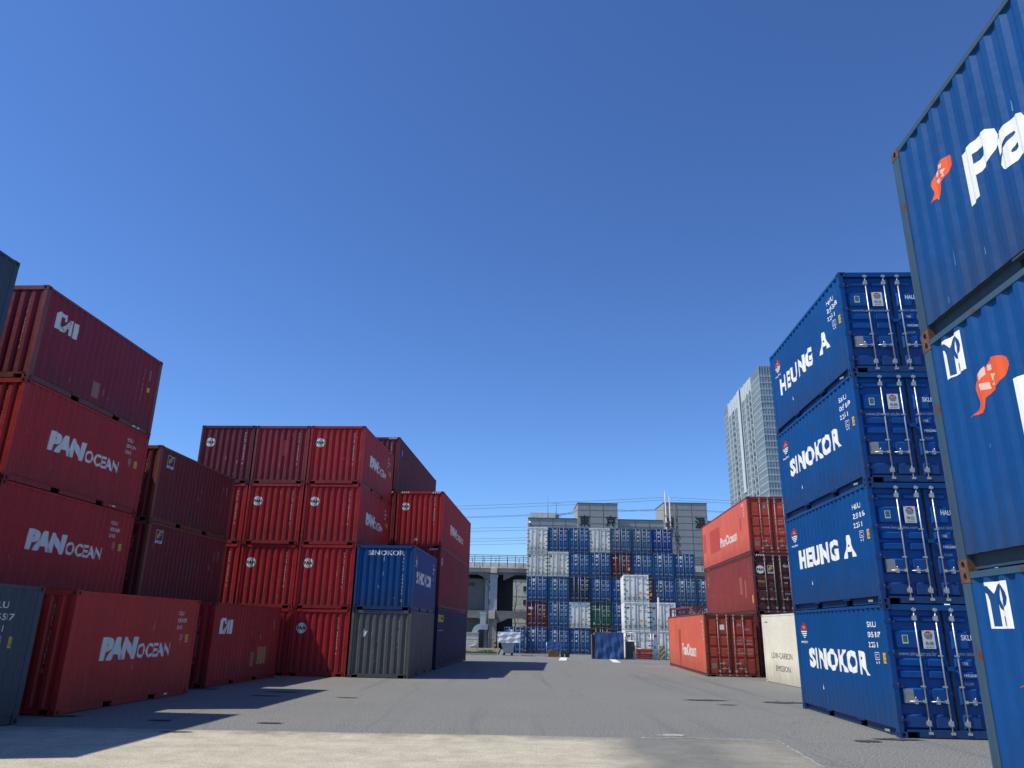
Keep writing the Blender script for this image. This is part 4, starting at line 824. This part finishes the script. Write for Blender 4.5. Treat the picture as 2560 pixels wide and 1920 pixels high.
strip([(4.02, 78.4), (5.02, 77.9), (5.51, 71.0), (7.17, 66.26), (12.27, 59.81), (15.5, 56.2)], .10, ROADW, 'road_marking', 0, .006); strip([(6.2, 48.78), (9.52, 46.65), (12.5, 45)], .09, ROADW, 'road_marking', 0, .006)
STAIN = plain((.048, .047, .045), .8, 0, .5, 14, .3, name='oil_stain')
for k, (x, y, a, b) in enumerate([(6.01, 24.3, .75, .28), (6.3, 22.9, .35, .12), (8.35, 24.0, .75, .4), (7.0, 15.75, .30, .2), (7.75, 16.1, .55, .22), (-6.77, 24.4, .62, .22), (-6.85, 23.0, .5, .17), (-4.85, 16.8, .33, .16), (-4.5, 22.9, .4, .12), (-7.16, 16.9, .3, .14), (-9.4, 24.9, .7, .2), (-9.4, 17.3, .45, .18), (-6.1, 15.2, .4, .1)]):
    r_ = random.Random(k); n = 40; p = [(x + a * math.cos(2 * math.pi * i / n) * r_.uniform(.62, 1.05), y + b * .8 * math.sin(2 * math.pi * i / n) * r_.uniform(.5, 1.2)) for i in range(n)]
    struct(put('ground_stain', flat_mesh([[(x, y), p[i], p[(i + 1) % n]] for i in range(n)], [], lambda u, v: (u, v, .012), 'ground_stain'), STAIN))
# far kerb and verge
m = MB(); m.box(-60, -.9, 80.7, 80.9, -.62, -.46); struct(put('kerb', m.mesh('kerb'), plain((.30, .30, .28), .8, 0, .2, 2)))
m = MB(); m.box(-60, -.9, 80.9, 107, -.64, -.50); struct(put('verge', m.mesh('verge'), plain((.16, .15, .11), .95, 0, .5, 2)))
r_ = random.Random(12); m = MB()
for _ in range(3200):
    x, y = r_.uniform(-12, -1), r_.uniform(81.2, 88); h_ = r_.uniform(.05, .3) * (.5 + .8 * (math.sin(x * 2.1) > 0)); a = r_.uniform(0, 6.3); w_ = r_.uniform(.02, .06); l = r_.uniform(-.1, .1)
    m.face([(x - w_ * math.cos(a), y - w_ * math.sin(a), -.5), (x + w_ * math.cos(a), y + w_ * math.sin(a), -.5), (x + l, y + l * .5, -.5 + h_)], r_.choice((0, 0, 1)))
o = put('weeds', m.mesh('weeds', 2), [plain((.07, .085, .03), .9, 0, .4), plain((.20, .17, .09), .9, 0, .3)]); o['kind'] = 'stuff'; o['label'] = 'low green and straw weeds growing along the verge'; o['category'] = 'weeds'
# ------------------------------------------------------------------ viaduct
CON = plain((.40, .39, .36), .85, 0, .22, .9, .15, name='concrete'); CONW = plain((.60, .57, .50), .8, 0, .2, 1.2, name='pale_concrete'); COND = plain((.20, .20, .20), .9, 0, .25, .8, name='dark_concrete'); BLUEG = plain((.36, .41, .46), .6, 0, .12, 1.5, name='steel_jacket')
def stained():
    m, nt, b = newmat('rust_stained_concrete'); v = coords(nt); s1 = noise(nt, coords(nt, (2.2, 2.2, .25)), 1.4, 6, .7); n = noise(nt, v, 1.5, 5)
    c = mix(nt, ramp(nt, n, [(.3, 0), (.7, 1)]), (.62, .58, .50), (.80, .76, .68)); c = mix(nt, ramp(nt, s1, [(.52, 0), (.66, .85)]), c, (.26, .11, .05)); nt.links.new(c, b.inputs['Base Color']); b.inputs['Roughness'].default_value = .85; return m
YV = 108; va = thing('viaduct', 'concrete railway viaduct with railing and rust streaked edge behind the far wall', 'viaduct', (0, YV, -.66))
zz = .66
m = MB(); m.box(-60, 130, 0, .35, 10.12 + zz, 10.90 + zz); put('parapet', m.mesh('parapet'), stained(), va)
m = MB(); m.box(-60, 130, .36, 13, 10.05 + zz, 10.45 + zz); m.box(-60, 130, .36, .8, 9.6 + zz, 10.049 + zz); put('deck_slab', m.mesh('deck_slab'), CON, va)
for y in (1.2, 11.0):
    m = MB()
    for x in range(-62, 130, 12):       # longitudinal beams with haunches between the columns
        xo = x + 1.0 - .6
        m.box(xo, xo + 12, y - .45, y + .45, 9.3 + zz, 10.045 + zz)
        for sgn, xx in ((1, xo + .9), (-1, xo + 11.0)): m.face([(xx, y - .46, 9.3 + zz), (xx + sgn * 1.7, y - .46, 9.3 + zz), (xx, y - .46, 8.5 + zz)]); m.face([(xx + sgn * 1.7, y - .46, 9.3 + zz), (xx + sgn * 1.7, y + .46, 9.3 + zz), (xx, y + .46, 8.5 + zz), (xx, y - .46, 8.5 + zz)])
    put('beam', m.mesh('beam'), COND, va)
    for x in range(-62, 130, 12):
        xc = x - 2.05 + 2
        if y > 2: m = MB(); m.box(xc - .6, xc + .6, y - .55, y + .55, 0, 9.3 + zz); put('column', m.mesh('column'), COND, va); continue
        m = MB(); m.box(xc - .55, xc + .55, y - .6, y + .5, 0, 3.3 + zz); put('column', m.mesh('column'), CON, va)
        m = MB(); m.box(xc - .52, xc + .52, y - .57, y + .5, 4.4 + zz, 8.9 + zz)
        for q in (-.52, -.02): m.box(xc + q, xc + q + .035, y - .60, y - .571, 4.42 + zz, 8.88 + zz)
        m.box(xc - .53, xc + .53, y - .595, y - .56, 8.45 + zz, 8.55 + zz); m.box(xc - .53, xc + .53, y - .6, y - .565, 4.55 + zz, 4.7 + zz); put('column_jacket', m.mesh('column_jacket'), BLUEG, va)
        m = MB(); m.box(xc - .45, xc + .45, -.15, .9, 9.46 + zz, 10.117 + zz); put('bracket', m.mesh('bracket'), CONW, va)
        m = MB(); m.box(xc - .55, xc + .62, y - .5, y + .5, 8.901 + zz, 9.299 + zz); put('cap', m.mesh('cap'), CON, va)
        m = MB(); m.box(xc - .6, xc + .28, .2, 1.9, 3.31 + zz, 4.399 + zz); put('beam_end', m.mesh('beam_end'), CONW, va)
        m = MB(); m.box(xc + .281, xc + 11.39, .55, 1.75, 3.4 + zz, 4.38 + zz)
        for a, s_ in ((xc + .56, 1), (xc + 11.4, -1)): m.face([(a, .54, 3.4 + zz), (a + s_ * 1.6, .54, 3.4 + zz), (a, .54, 2.7 + zz)]); m.face([(a + s_ * 1.6, .54, 3.4 + zz), (a + s_ * 1.6, 1.76, 3.4 + zz), (a, 1.76, 2.7 + zz), (a, .54, 2.7 + zz)])
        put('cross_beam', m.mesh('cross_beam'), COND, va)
m = MB(); RAILM = plain((.055, .065, .085), .5, .4, .2, name='railing_steel')
for z in (.28, .55, .80, 1.03): m.tube([(-60, .15, 10.9 + zz + z), (130, .15, 10.9 + zz + z)], .042, 4)
for k in range(int(190 / 1.15)): m.tube([(-60 + k * 1.15, .15, 10.9 + zz), (-60 + k * 1.15, .15, 11.95 + zz)], .05, 4)
for k in range(int(190 / 1.15)): m.box(-60 + k * 1.15 - .03, -60 + k * 1.15 + .03, -.02, .0, 10.3 + zz, 10.9 + zz)
put('railing', m.mesh('railing'), RAILM, va)
for k in range(9): m = MB(); x = -10.6 + k * 1.74; m.tube([(x, 6, 10.4 + zz), (x, 6, 12.05 + zz)], .05, 5); put('lineside_post', m.mesh('lineside_post'), RAILM, va)
m = MB(); m.tube([(-3.6, .0, 10.0 + zz), (-3.6, .3, 9.2 + zz), (-2.72, .52, 7.5 + zz), (-2.72, .52, .2)], .07, 6); put('drain_pipe', m.mesh('drain_pipe'), plain((.16, .17, .18), .5), va)
# building under the viaduct, its duct and box
gb = thing('workshop', 'grey windowed workshop wall built under the viaduct, left edge of the gap', 'workshop', (0, 108.6, -.66))
m = MB(); m.box(-30, -3.3, 1.6, 9, 0, 9.4); put('wall', m.mesh('wall'), plain((.15, .15, .148), .85, 0, .15, .6), gb); m = MB(); m.box(-3.25, -2.7, .7, 3, 0, 9.3); put('pilaster', m.mesh('pilaster'), plain((.33, .34, .34), .8, 0, .15, .8), gb)
m = MB(); m.box(-5.65, -4.78, 1.55, 1.60, 7.74 + zz, 8.27 + zz); put('window', m.mesh('window'), plain((.02, .022, .028), .2), gb)
m = MB(); m.box(-5.72, -4.71, 1.57, 1.598, 8.28 + zz, 8.34 + zz); m.box(-5.72, -4.71, 1.57, 1.598, 7.66 + zz, 7.73 + zz); put('window_frame', m.mesh('window_frame'), plain((.15, .15, .15), .6), gb)
SHM = plain((.55, .57, .58), .35, .6, .12, 3, name='duct_metal')
du = thing('air_duct', 'shiny curved metal air duct with an upright box, before the workshop wall', 'air duct', (-4.6, 107.0, -.66))
m = MB(); pr = []
for k in range(9):
    a = math.pi / 2 * k / 8; pr.append((.25 + .9 * (1 - math.cos(a)) - .35, 1.45 + zz + .62 * math.sin(a)))
for (a, b) in zip(pr, pr[1:]):
    pass
cx, cz, ro, ri = .95, 1.45 + zz, 1.15, .42
for k in range(8):
    a, b = math.pi - math.pi / 2 * k / 8, math.pi - math.pi / 2 * (k + 1) / 8
    P = lambda r_, t_: (cx + r_ * math.cos(t_), cz + r_ * math.sin(t_))
    (ax, az), (bx_, bz), (c1, c2), (d1, d2) = P(ro, a), P(ro, b), P(ri, b), P(ri, a)
    m.face([(ax, 0, az), (bx_, 0, bz), (c1, 0, c2), (d1, 0, d2)]); m.face([(ax, .9, az), (bx_, .9, bz), (c1, .9, c2), (d1, .9, d2)]); m.face([(ax, 0, az), (ax, .9, az), (bx_, .9, bz), (bx_, 0, bz)], 0, True); m.face([(d1, 0, d2), (d1, .9, d2), (c1, .9, c2), (c1, 0, c2)], 0, True)
m.box(.95, 1.9, .001, .899, cz + .42, cz + 1.15); put('elbow', m.mesh('elbow'), SHM, du)
m = MB(); m.box(.86, 1.62, -.05, .85, 2.37 + zz, 3.95 + zz); m.box(.80, 1.68, -.1, .9, 3.951 + zz, 4.1 + zz); put('duct_box', m.mesh('duct_box'), SHM, du)
bx = thing('concrete_box', 'cream concrete plant box with lid under the curved duct', 'plant box', (-9.5, 106.6, -.66)); m = MB(); m.box(0, 5.6, 0, 1.6, 0, 2.0); put('box_wall', m.mesh('box_wall'), CONW, bx); m = MB(); m.box(-.06, 5.66, -.06, 1.66, 2.001, 2.14); put('lid', m.mesh('lid'), CON, bx)
m = MB(); m.tube([(4.55, -.06, .0), (4.55, -.06, .35), (5.0, -.06, .45), (5.3, -.06, .6)], .06, 6); put('pipe', m.mesh('pipe'), WHP, bx)
pl_ = thing('bollard', 'yellow and black striped bollard at the foot of the viaduct column', 'bollard', (-1.62, 107.2, -.66)); 
for k in range(4): m = MB(); m.box(-.12, .12, 0, .2, .12 + k * .28, .12 + k * .28 + .278); put('band', m.mesh('band'), YEL if k % 2 else BLACK, pl_)
m = MB(); m.box(-.16, .16, -.04, .24, 0, .118); put('base', m.mesh('base'), CON, pl_)
fe = thing('chain_link_fence', 'thin dark wire fence with posts along the verge before the workshop', 'fence', (-14, 92.5, -.5))
for k in range(7): m = MB(); m.tube([(k * 2.1, 0, 0), (k * 2.1, 0, 1.25)], .03, 6); put('post', m.mesh('post'), RAILM, fe)
m = MB(); m.tube([(0, 0, 1.24), (12.6, 0, 1.24)], .022, 5); m.tube([(0, 0, .7), (12.6, 0, .7)], .008, 4); m.tube([(0, 0, .1), (12.6, 0, .1)], .008, 4); put('wire', m.mesh('wire'), RAILM, fe)
# ------------------------------------------------------------------ cream building, bare tree and scrub seen through the viaduct
cb = thing('cream_building', 'cream building with small dark windows seen through the viaduct opening', 'building', (-8, 165, -.66))
CRW = plain((.62, .58, .46), .85, 0, .1, .5, name='cream_render'); m = MB(); m.box(0, 36, 0, 12, 0, 13.5); put('wall', m.mesh('wall'), CRW, cb); m = MB(); m.box(-.2, 36.2, -.2, 12.2, 13.501, 14.0); put('roof', m.mesh('roof'), CON, cb)
for fz in (2.2, 5.0, 7.6, 10.4):
    for k in range(8):
        f = MB(); f.box(3.2 + k * 4.0, 4.8 + k * 4.0, -.06, .0, fz, fz + 1.1); fo = put('window', f.mesh('window'), plain((.25, .25, .24), .6), cb); f = MB(); f.box(3.28 + k * 4.0, 4.72 + k * 4.0, -.09, -.061, fz + .08, fz + 1.02); put('pane', f.mesh('pane'), plain((.03, .035, .045), .15), fo)
m = MB()
for z in (3.9, 6.6, 9.3): m.box(0, 36, -.03, 0, z, z + .12)
put('string_course', m.mesh('string_course'), CON, cb)
def bare_tree(name, label, loc, h, seed, spread=.5):
    r_ = random.Random(seed); t_ = thing(name, label, 'tree', loc); tr = MB(); br = MB()
    pts = [Vector((r_.uniform(-.05, .05) * k, r_.uniform(-.05, .05) * k, h * k / 7)) for k in range(8)]; tr.tube(pts, .13, 7, r1=.03); put('trunk', tr.mesh('trunk'), BARK, t_)
    def grow(p, d, l, rad, dep):
        q = p + d * l * .5 + Vector((r_.uniform(-.1, .1) * l,) * 3); e = p + d * l + Vector((0, 0, .12 * l)); br.tube([p, q, e], rad, 4, caps=False, r1=rad * .45)
        if dep:
            for _ in range(r_.choice((2, 3, 3))):
                nd = (d + Vector((r_.uniform(-.8, .8), r_.uniform(-.8, .8), r_.uniform(-.2, .7)))).normalized(); grow(p.lerp(e, r_.uniform(.3, 1)), nd, l * r_.uniform(.45, .7), rad * .55, dep - 1)
    for k in range(26):
        f = r_.uniform(.12, 1); p = pts[min(6, int(f * 7))].lerp(pts[min(7, int(f * 7) + 1)], f * 7 % 1); a = r_.uniform(0, 6.3); d = Vector((math.cos(a), math.sin(a), r_.uniform(.2, .9))).normalized(); grow(p, d, h * spread * .42 * (1.15 - f * .8), .032, 2)
    put('branches', br.mesh('branches'), BARK, t_)
BARK = plain((.075, .06, .045), .9, 0, .3, 6, name='bark')
bare_tree('bare_tree', 'leafless brown tree seen through the viaduct opening, before the cream building', (1.25, 132, -.66), 12.5, 5, .55)
bare_tree('bare_tree', 'leafless bushy tree low behind the viaduct cross beam', (2.9, 128, -.66), 4.2, 9, .9)
r_ = random.Random(3); m = MB()
for _ in range(1500):
    x, y = r_.uniform(-1, 9), r_.uniform(122, 126); z = r_.uniform(0, 2.6); a = Vector((r_.uniform(-1, 1), r_.uniform(-1, 1), r_.uniform(-.3, 1))).normalized() * r_.uniform(.2, .6); m.tube([(x, y, z - .6), tuple(Vector((x, y, z - .6)) + a)], .012, 3, caps=False)
o = put('scrub', m.mesh('scrub'), plain((.13, .11, .075), .9, 0, .4)); o['kind'] = 'stuff'; o['label'] = 'dry tangled scrub under the viaduct beam'; o['category'] = 'scrub'
# ------------------------------------------------------------------ warehouse with the large characters
YW = 150; wh = thing('warehouse', 'long grey panelled cold store with large black characters on raised blocks', 'warehouse', (0, YW, -.66)); zz = .66
def wallmat():
    m, nt, b = newmat('panel_cladding'); v = coords(nt); n = noise(nt, coords(nt, (.5, .5, 3)), 1.2, 6, .7); n2 = noise(nt, coords(nt, (1.5, 1.5, .15)), .8, 5, .65)
    c = mix(nt, ramp(nt, n2, [(.3, 0), (.75, 1)]), (.33, .335, .325), (.27, .275, .27)); c = mix(nt, ramp(nt, n, [(.58, 0), (.66, .35)]), c, (.27, .275, .28)); nt.links.new(c, b.inputs['Base Color']); b.inputs['Roughness'].default_value = .7; return m
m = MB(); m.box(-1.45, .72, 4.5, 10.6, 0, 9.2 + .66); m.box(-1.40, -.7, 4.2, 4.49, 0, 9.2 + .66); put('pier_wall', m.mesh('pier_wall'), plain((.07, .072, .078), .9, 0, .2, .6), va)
WM = wallmat(); JM = plain((.09, .09, .095), .8, name='panel_joint')
m = MB(); m.box(3.77, 75, 0, 9, 0, 23.15 + zz); put('wall', m.mesh('wall'), WM, wh)
for a, b, z in ((13.61, 21.57, 26.2), (30.85, 39.44, 26.6), (52, 60.5, 27)):
    m = MB(); m.box(a, b, -.9, 8, 0, z + zz); o = put('raised_block', m.mesh('raised_block'), WM, wh)
    m = MB(); m.box(a - .08, b + .08, -.98, 8.05, z + zz + .001, z + zz + .12); put('coping', m.mesh('coping'), JM, o)
    m = MB()
    for k in (1, 2): x = a + (b - a) * (.30 + .34 * (k - 1)); m.box(x - .035, x + .035, -.93, -.901, 0, z + zz)
    for k in range(1, 11): m.box(a, b, -.925, -.9005, z + zz - k * 1.32 - .02, z + zz - k * 1.32 + .02)
    put('panel_joints', m.mesh('panel_joints'), JM, o)
m = MB()
for x in (6.08, 8.65, 11.23, 25.2, 28.0, 42, 45, 48, 63, 66, 70): m.box(x - .03, x + .03, -.03, .0, 0, 23.1 + zz)
for x0, x1 in ((3.77, 13.6), (21.6, 30.8), (39.5, 51.9), (60.6, 75)):
    for k in range(1, 9): m.box(x0, x1, -.025, .001, 23.15 + zz - k * 1.32 - .02, 23.15 + zz - k * 1.32 + .02)
put('panel_joints', m.mesh('panel_joints'), JM, wh)
m = MB(); 
for x0, x1 in ((3.7, 13.5), (21.7, 30.7), (39.6, 51.8), (60.7, 75.1)): m.box(x0, x1, -.1, .4, 23.151 + zz, 23.3 + zz)
put('coping', m.mesh('coping'), JM, wh)
CH = decalmat((.010, .011, .014), 0)
for ch, x0, x1 in (('東', 13.9, 16.0), ('京', 19.1, 21.25), ('定', 31.3, 33.45), ('温', 36.85, 39.05), ('冷', 52.4, 54.6)):
    put('character', flat_mesh(T(ch, x0, x1, 21.62 + zz, 23.85 + zz, .03), [], lambda u, v: (u, -.945, v), 'character'), CH, wh)
m = MB()
for k in range(6): m.box(32.9 + (k % 2) * .5, 33.25 + (k % 2) * .5, -.96, -.901, 20.6 + zz - k * .75, 20.95 + zz - k * .75)
put('vent', m.mesh('vent'), plain((.05, .055, .06), .6), wh)
m = MB(); m.tube([(3.95, -.1, 22.4 + zz), (4.5, -.35, 22.0 + zz)], .28, 10, r1=.1); put('floodlight', m.mesh('floodlight'), plain((.5, .5, .5), .5, .3), wh)
sg = thing('roof_billboard', 'pale weathered billboard with faint angular marks on the left end of the roof', 'billboard', (4.1, 151, 23.2))
m = MB(); m.box(0, 5.15, 0, .25, .12, 1.25); put('board', m.mesh('board'), plain((.60, .60, .58), .7, 0, .12, 1), sg); m = MB()
for x in (.3, 2.6, 4.9): m.tube([(x, .4, 0), (x, .4, 1.2)], .06, 5)
put('legs', m.mesh('legs'), JM, sg)
put('lettering', flat_mesh(ribbon([(.62, .05), (.70, .62), (1.05, .2), (1.12, .1)], .06) + ribbon([(1.45, .1), (1.6, .62), (1.95, .15)], .06) + ribbon([(2.5, .25), (2.35, .45), (2.5, .6)], .05) + ribbon([(2.3, .7), (2.5, .9)], .05), [], lambda u, v: (u, -.006, v + .12), 'lettering'), GREY, sg)
m = MB(); m.box(5.16, 5.9, -.2, .6, .1, .9); m.tube([(5.3, 0, .9), (5.3, 0, 1.6)], .05, 5); m.tube([(5.2, -.1, 1.3), (6.3, -.1, .5)], .05, 5); put('junction_box', m.mesh('junction_box'), plain((.16, .16, .17), .6), sg)
an = thing('mast_antenna', 'thin upright whip antenna on the warehouse roof', 'antenna', (7.72, 150.5, 23.2)); m = MB(); m.tube([(0, 0, 0), (0, 0, 1.5)], .06, 5); put('base', m.mesh('base'), JM, an); m = MB(); m.tube([(0, 0, 1.5), (0, 0, 4.7)], .04, 5, r1=.015); put('whip', m.mesh('whip'), JM, an)
an = thing('television_antenna', 'small comb shaped television antenna on a roof mast', 'antenna', (9.4, 150.5, 23.2)); m = MB(); m.tube([(0, 0, 0), (0, 0, 3.2)], .045, 5); put('mast', m.mesh('mast'), JM, an); m = MB(); m.tube([(-1.0, 0, 3.05), (1.1, 0, 3.0)], .02, 4)
for k in range(12): m.tube([(-1.0 + k * .17, -.4, 3.05), (-1.0 + k * .17, .4, 3.05)], .012, 4)
put('elements', m.mesh('elements'), JM, an)
def cable(label, p, q, sag, r, group, n=24, name='overhead_cable'):
    m = MB(); p, q = Vector(p), Vector(q); m.tube([tuple(p.lerp(q, i / n) - Vector((0, 0, sag * 4 * (i / n) * (1 - i / n)))) for i in range(n + 1)], r, 5); o = put(name, m.mesh(name), WIRE, None); return tag(o, label, 'cable', group)
WIRE = plain((.05, .055, .07), .6, name='cable_sheath')
cable('thick black cable drooping from the roof box to the first raised block', (9.9, 150, 24.0), (13.6, 149.5, 24.9), .12, .035, 'cables on the warehouse roof'); cable('second thick cable just below the first one at the roof box', (9.9, 150.2, 23.8), (13.6, 149.6, 24.7), .12, .03, 'cables on the warehouse roof'); cable('thick black cable strung between the two raised blocks', (21.6, 149.5, 25.15), (30.85, 149.5, 25.2), .22, .032, 'cables on the warehouse roof')
for k, (za, zb, nm) in enumerate(((27.4, 29.6, 'topmost'), (26.6, 29.05, 'second highest'), (25.05, 27.2, 'third highest'), (24.85, 27.0, 'fourth highest'), (23.2, 24.2, 'fifth highest'), (22.5, 23.6, 'sixth highest'), (20.9, 22.0, 'seventh highest'), (20.35, 21.5, 'second lowest'), (19.65, 20.8, 'lowest'))):
    cable('thin power line across the sky beyond the warehouse, %s of the set' % nm, (-60, 196, (za - 2) * 196 / 160 - .4), (34 * 1.22, 196, zb * 196 / 160 - .4), .6, .035, 'power lines across the sky', 30)
    if k < 4: cable('thin power line right of the utility poles, %s on that side' % nm, (34 * 1.22, 196, zb * 196 / 160 - .4), (120, 196, (zb - .3) * 196 / 160 - .4), .8, .035, 'power lines across the sky', 20)
PALEP = plain((.38, .38, .37), .5, .1, .12, 1.5, name='pale_pole'); 
for k, (x, h_, r_0, mt, lab) in enumerate(((22.18, 21.1, .125, PALEP, 'pale utility pole, tallest and leftmost of three before the warehouse'), (22.76, 20.3, .115, PALEP, 'pale utility pole in the middle of three before the warehouse'), (23.46, 19.3, .14, plain((.09, .085, .08), .8, 0, .2), 'dark utility pole, shortest and rightmost of three before the warehouse'))):
    u = thing('utility_pole', lab, 'utility pole', (x, 106, -.66), 0, 'utility poles before the warehouse'); m = MB(); m.tube([(0.02, 0, 0), (0, 0, h_ + .66)], r_0 * 1.15, 10, r1=r_0 * .9); put('pole', m.mesh('pole'), mt, u); m = MB(); m.box(-.2, .2, -.16, .16, h_ * .62, h_ * .62 + .12); m.tube([(-.25, -.1, h_ - 2.5), (.2, -.15, h_ - 3.4)], .04, 5); m.tube([(.0, -.2, h_ - 5), (.55, -.2, h_ - 4.2)], .04, 5); m.box(-.12, .28, -.3, -.15, h_ - 4.4, h_ - 3.8); m.tube([(.2, -.16, 2), (.2, -.16, h_ - 4)], .03, 5)
    for q in range(9): m.box(-.3 if q % 2 else .1, -.1 if q % 2 else .3, -.03, .03, h_ - 1.2 - q * .55, h_ - 1.16 - q * .55)
    put('fittings', m.mesh('fittings'), plain((.06, .065, .07), .6), u)
# ------------------------------------------------------------------ glass tower far behind
tw = thing('glass_tower', 'tall pale glass tower with white vertical fins rising behind the orange containers', 'tower block', (140.33, 400, -.66), R(-3.5)); Ht = 148; LW, LD_ = 34, 91
def glassmat():
    m, nt, b = newmat('curtain_glass'); v = coords(nt); mp = N(nt, 'ShaderNodeVectorMath', operation='DIVIDE'); nt.links.new(v, mp.inputs[0]); mp.inputs[1].default_value = (1.55, 1.55, 3.78)
    fl = N(nt, 'ShaderNodeVectorMath', operation='FLOOR'); nt.links.new(mp.outputs[0], fl.inputs[0]); wn = N(nt, 'ShaderNodeTexWhiteNoise'); nt.links.new(fl.outputs[0], wn.inputs['Vector'])
    sz = N(nt, 'ShaderNodeSeparateXYZ'); nt.links.new(fl.outputs[0], sz.inputs[0]); wf = N(nt, 'ShaderNodeTexWhiteNoise', noise_dimensions='1D'); nt.links.new(sz.outputs[2], wf.inputs['W'])
    c = mix(nt, wn.outputs[0], (.10, .15, .16), (.34, .41, .39)); c = mix(nt, ramp(nt, wf.outputs[0], [(.2, .8), (.45, 0)]), c, (.07, .12, .17)); c = mix(nt, .35, c, (.24, .31, .33)); nt.links.new(c, b.inputs['Base Color']); b.inputs['Roughness'].default_value = .12; b.inputs['Specular IOR Level'].default_value = .8
    return m
GL = glassmat(); FINM = plain((.55, .58, .58), .6, 0, .06, .1, name='white_cladding'); SPAN = plain((.36, .43, .45), .4, .1, .1, .1, name='spandrel'); TDARK = plain((.035, .04, .05), .5, name='recess')
m = MB(); m.box(0, LW, 0, LD_, 0, Ht); put('glass_wall', m.mesh('glass_wall'), GL, tw)
m = MB(); nf = int(Ht / 3.78)
for k in range(1, nf + 1): z = Ht - 6.0 - k * 3.78 + 3.78; m.box(-.14, LW, -.14, LD_, z - .55, z + .35) if z > 5 else None
put('floor_bands', m.mesh('floor_bands'), SPAN, tw)
m = MB()
for k in range(23): m.box(k * 1.5 - .05, k * 1.5 + .05, -.22, -.001, 0, Ht)
for k in range(60): m.box(-.22, -.001, k * 1.53 - .05, k * 1.53 + .05, 0, Ht)
put('mullions', m.mesh('mullions'), plain((.45, .5, .52), .4, .2, .08), tw)
for k, (y, z) in enumerate(((17.6, Ht - 1.2), (24.5, Ht - .6), (32.5, Ht - .3), (41.3, Ht), (60, Ht), (68.8, Ht + .3), (77, Ht + .5))):
    m = MB(); m.box(-.62, -.23, y - .38, y + .38, 0, z + .4); put('fin', m.mesh('fin'), FINM, tw)
m = MB(); m.box(-.45, -.24, 45.9, 52, 84, Ht + .6); put('fin', m.mesh('fin'), FINM, tw); m = MB(); m.box(-.36, -.225, 41.72, 45.89, 86, Ht - .4); put('recess', m.mesh('recess'), TDARK, tw)
for y0, y1 in ((18.4, 24.0), (25.2, 32), (62, 68)):
    m = MB()
    for k in range(38):
        z = 6 + k * 3.78
        if z < Ht - 8: m.box(-.34, -.23, y0 + .4 + (k % 2) * 1.2, y0 + 2.6 + (k % 2) * 1.2, z, z + 1.8)
    put('balcony', m.mesh('balcony'), TDARK, tw)
for y0, y1, z in ((10, 41, Ht - .5), (53, 77, Ht)): m = MB(); m.box(-.30, -.226, y0 if y0 > 20 else 17, y1, z - 9, z); put('crown_panel', m.mesh('crown_panel'), plain((.50, .54, .54), .5, 0, .08, .1), tw)
m = MB(); m.box(1, LW - 1, 1, LD_ - 1, Ht + .001, Ht + .4); put('roof', m.mesh('roof'), CON, tw)
# ------------------------------------------------------------------ camera, sun, sky
cam = bpy.data.cameras.new('camera'); co = bpy.data.objects.new('camera', cam); COL.objects.link(co); SC.camera = co
cam.sensor_width = 36; cam.lens = 1862.46 / 2560 * 36; cam.clip_end = 3000; cam.clip_start = .05
co.location = (0, 0, 1.926)
pm = Matrix.Rotation(R(90 + 18.24), 4, 'X') @ Matrix.Rotation(R(1.096), 4, 'Z'); co.matrix_world = Matrix.Translation((0, 0, 1.926)) @ pm
sd = Vector((-.61, -.15, 1)).normalized()
sl = bpy.data.lights.new('sun', 'SUN'); sl.energy = 5.0; sl.angle = R(.53); sl.color = (1, .955, .82)
so = bpy.data.objects.new('sun', sl); COL.objects.link(so); so.rotation_euler = sd.to_track_quat('Z', 'Y').to_euler()
w = bpy.data.worlds.new('World'); SC.world = w; w.use_nodes = True; nt = w.node_tree; bg = nt.nodes['Background']
sky = nt.nodes.new('ShaderNodeTexSky'); sky.sky_type = 'NISHITA'; sky.sun_disc = False; sky.sun_elevation = math.asin(sd.z); sky.sun_rotation = math.atan2(sd.x, sd.y); sky.air_density = 1.0; sky.dust_density = .1; sky.ozone_density = 3.5; sky.altitude = 0
tn = nt.nodes.new('ShaderNodeMix'); tn.data_type = 'RGBA'; tn.blend_type = 'MULTIPLY'; tn.inputs[0].default_value = 1; tn.inputs[7].default_value = (.100, .123, .155, 1); nt.links.new(sky.outputs[0], tn.inputs[6]); gm = nt.nodes.new('ShaderNodeGamma'); gm.inputs[1].default_value = 1.19; nt.links.new(tn.outputs[2], gm.inputs[0]); sc_ = nt.nodes.new('ShaderNodeMix'); sc_.data_type = 'RGBA'; sc_.blend_type = 'MULTIPLY'; sc_.inputs[0].default_value = 1; sc_.inputs[7].default_value = (10, 10, 10, 1); nt.links.new(gm.outputs[0], sc_.inputs[6]); nt.links.new(sc_.outputs[2], bg.inputs[0]); bg.inputs[1].default_value = .110
SC.view_settings.view_transform = 'Standard'; SC.view_settings.look = 'None'; SC.view_settings.exposure = 0; SC.view_settings.gamma = 1
SC.cycles.use_denoising = True; SC.cycles.max_bounces = 6; SC.cycles.diffuse_bounces = 3; SC.cycles.glossy_bounces = 3
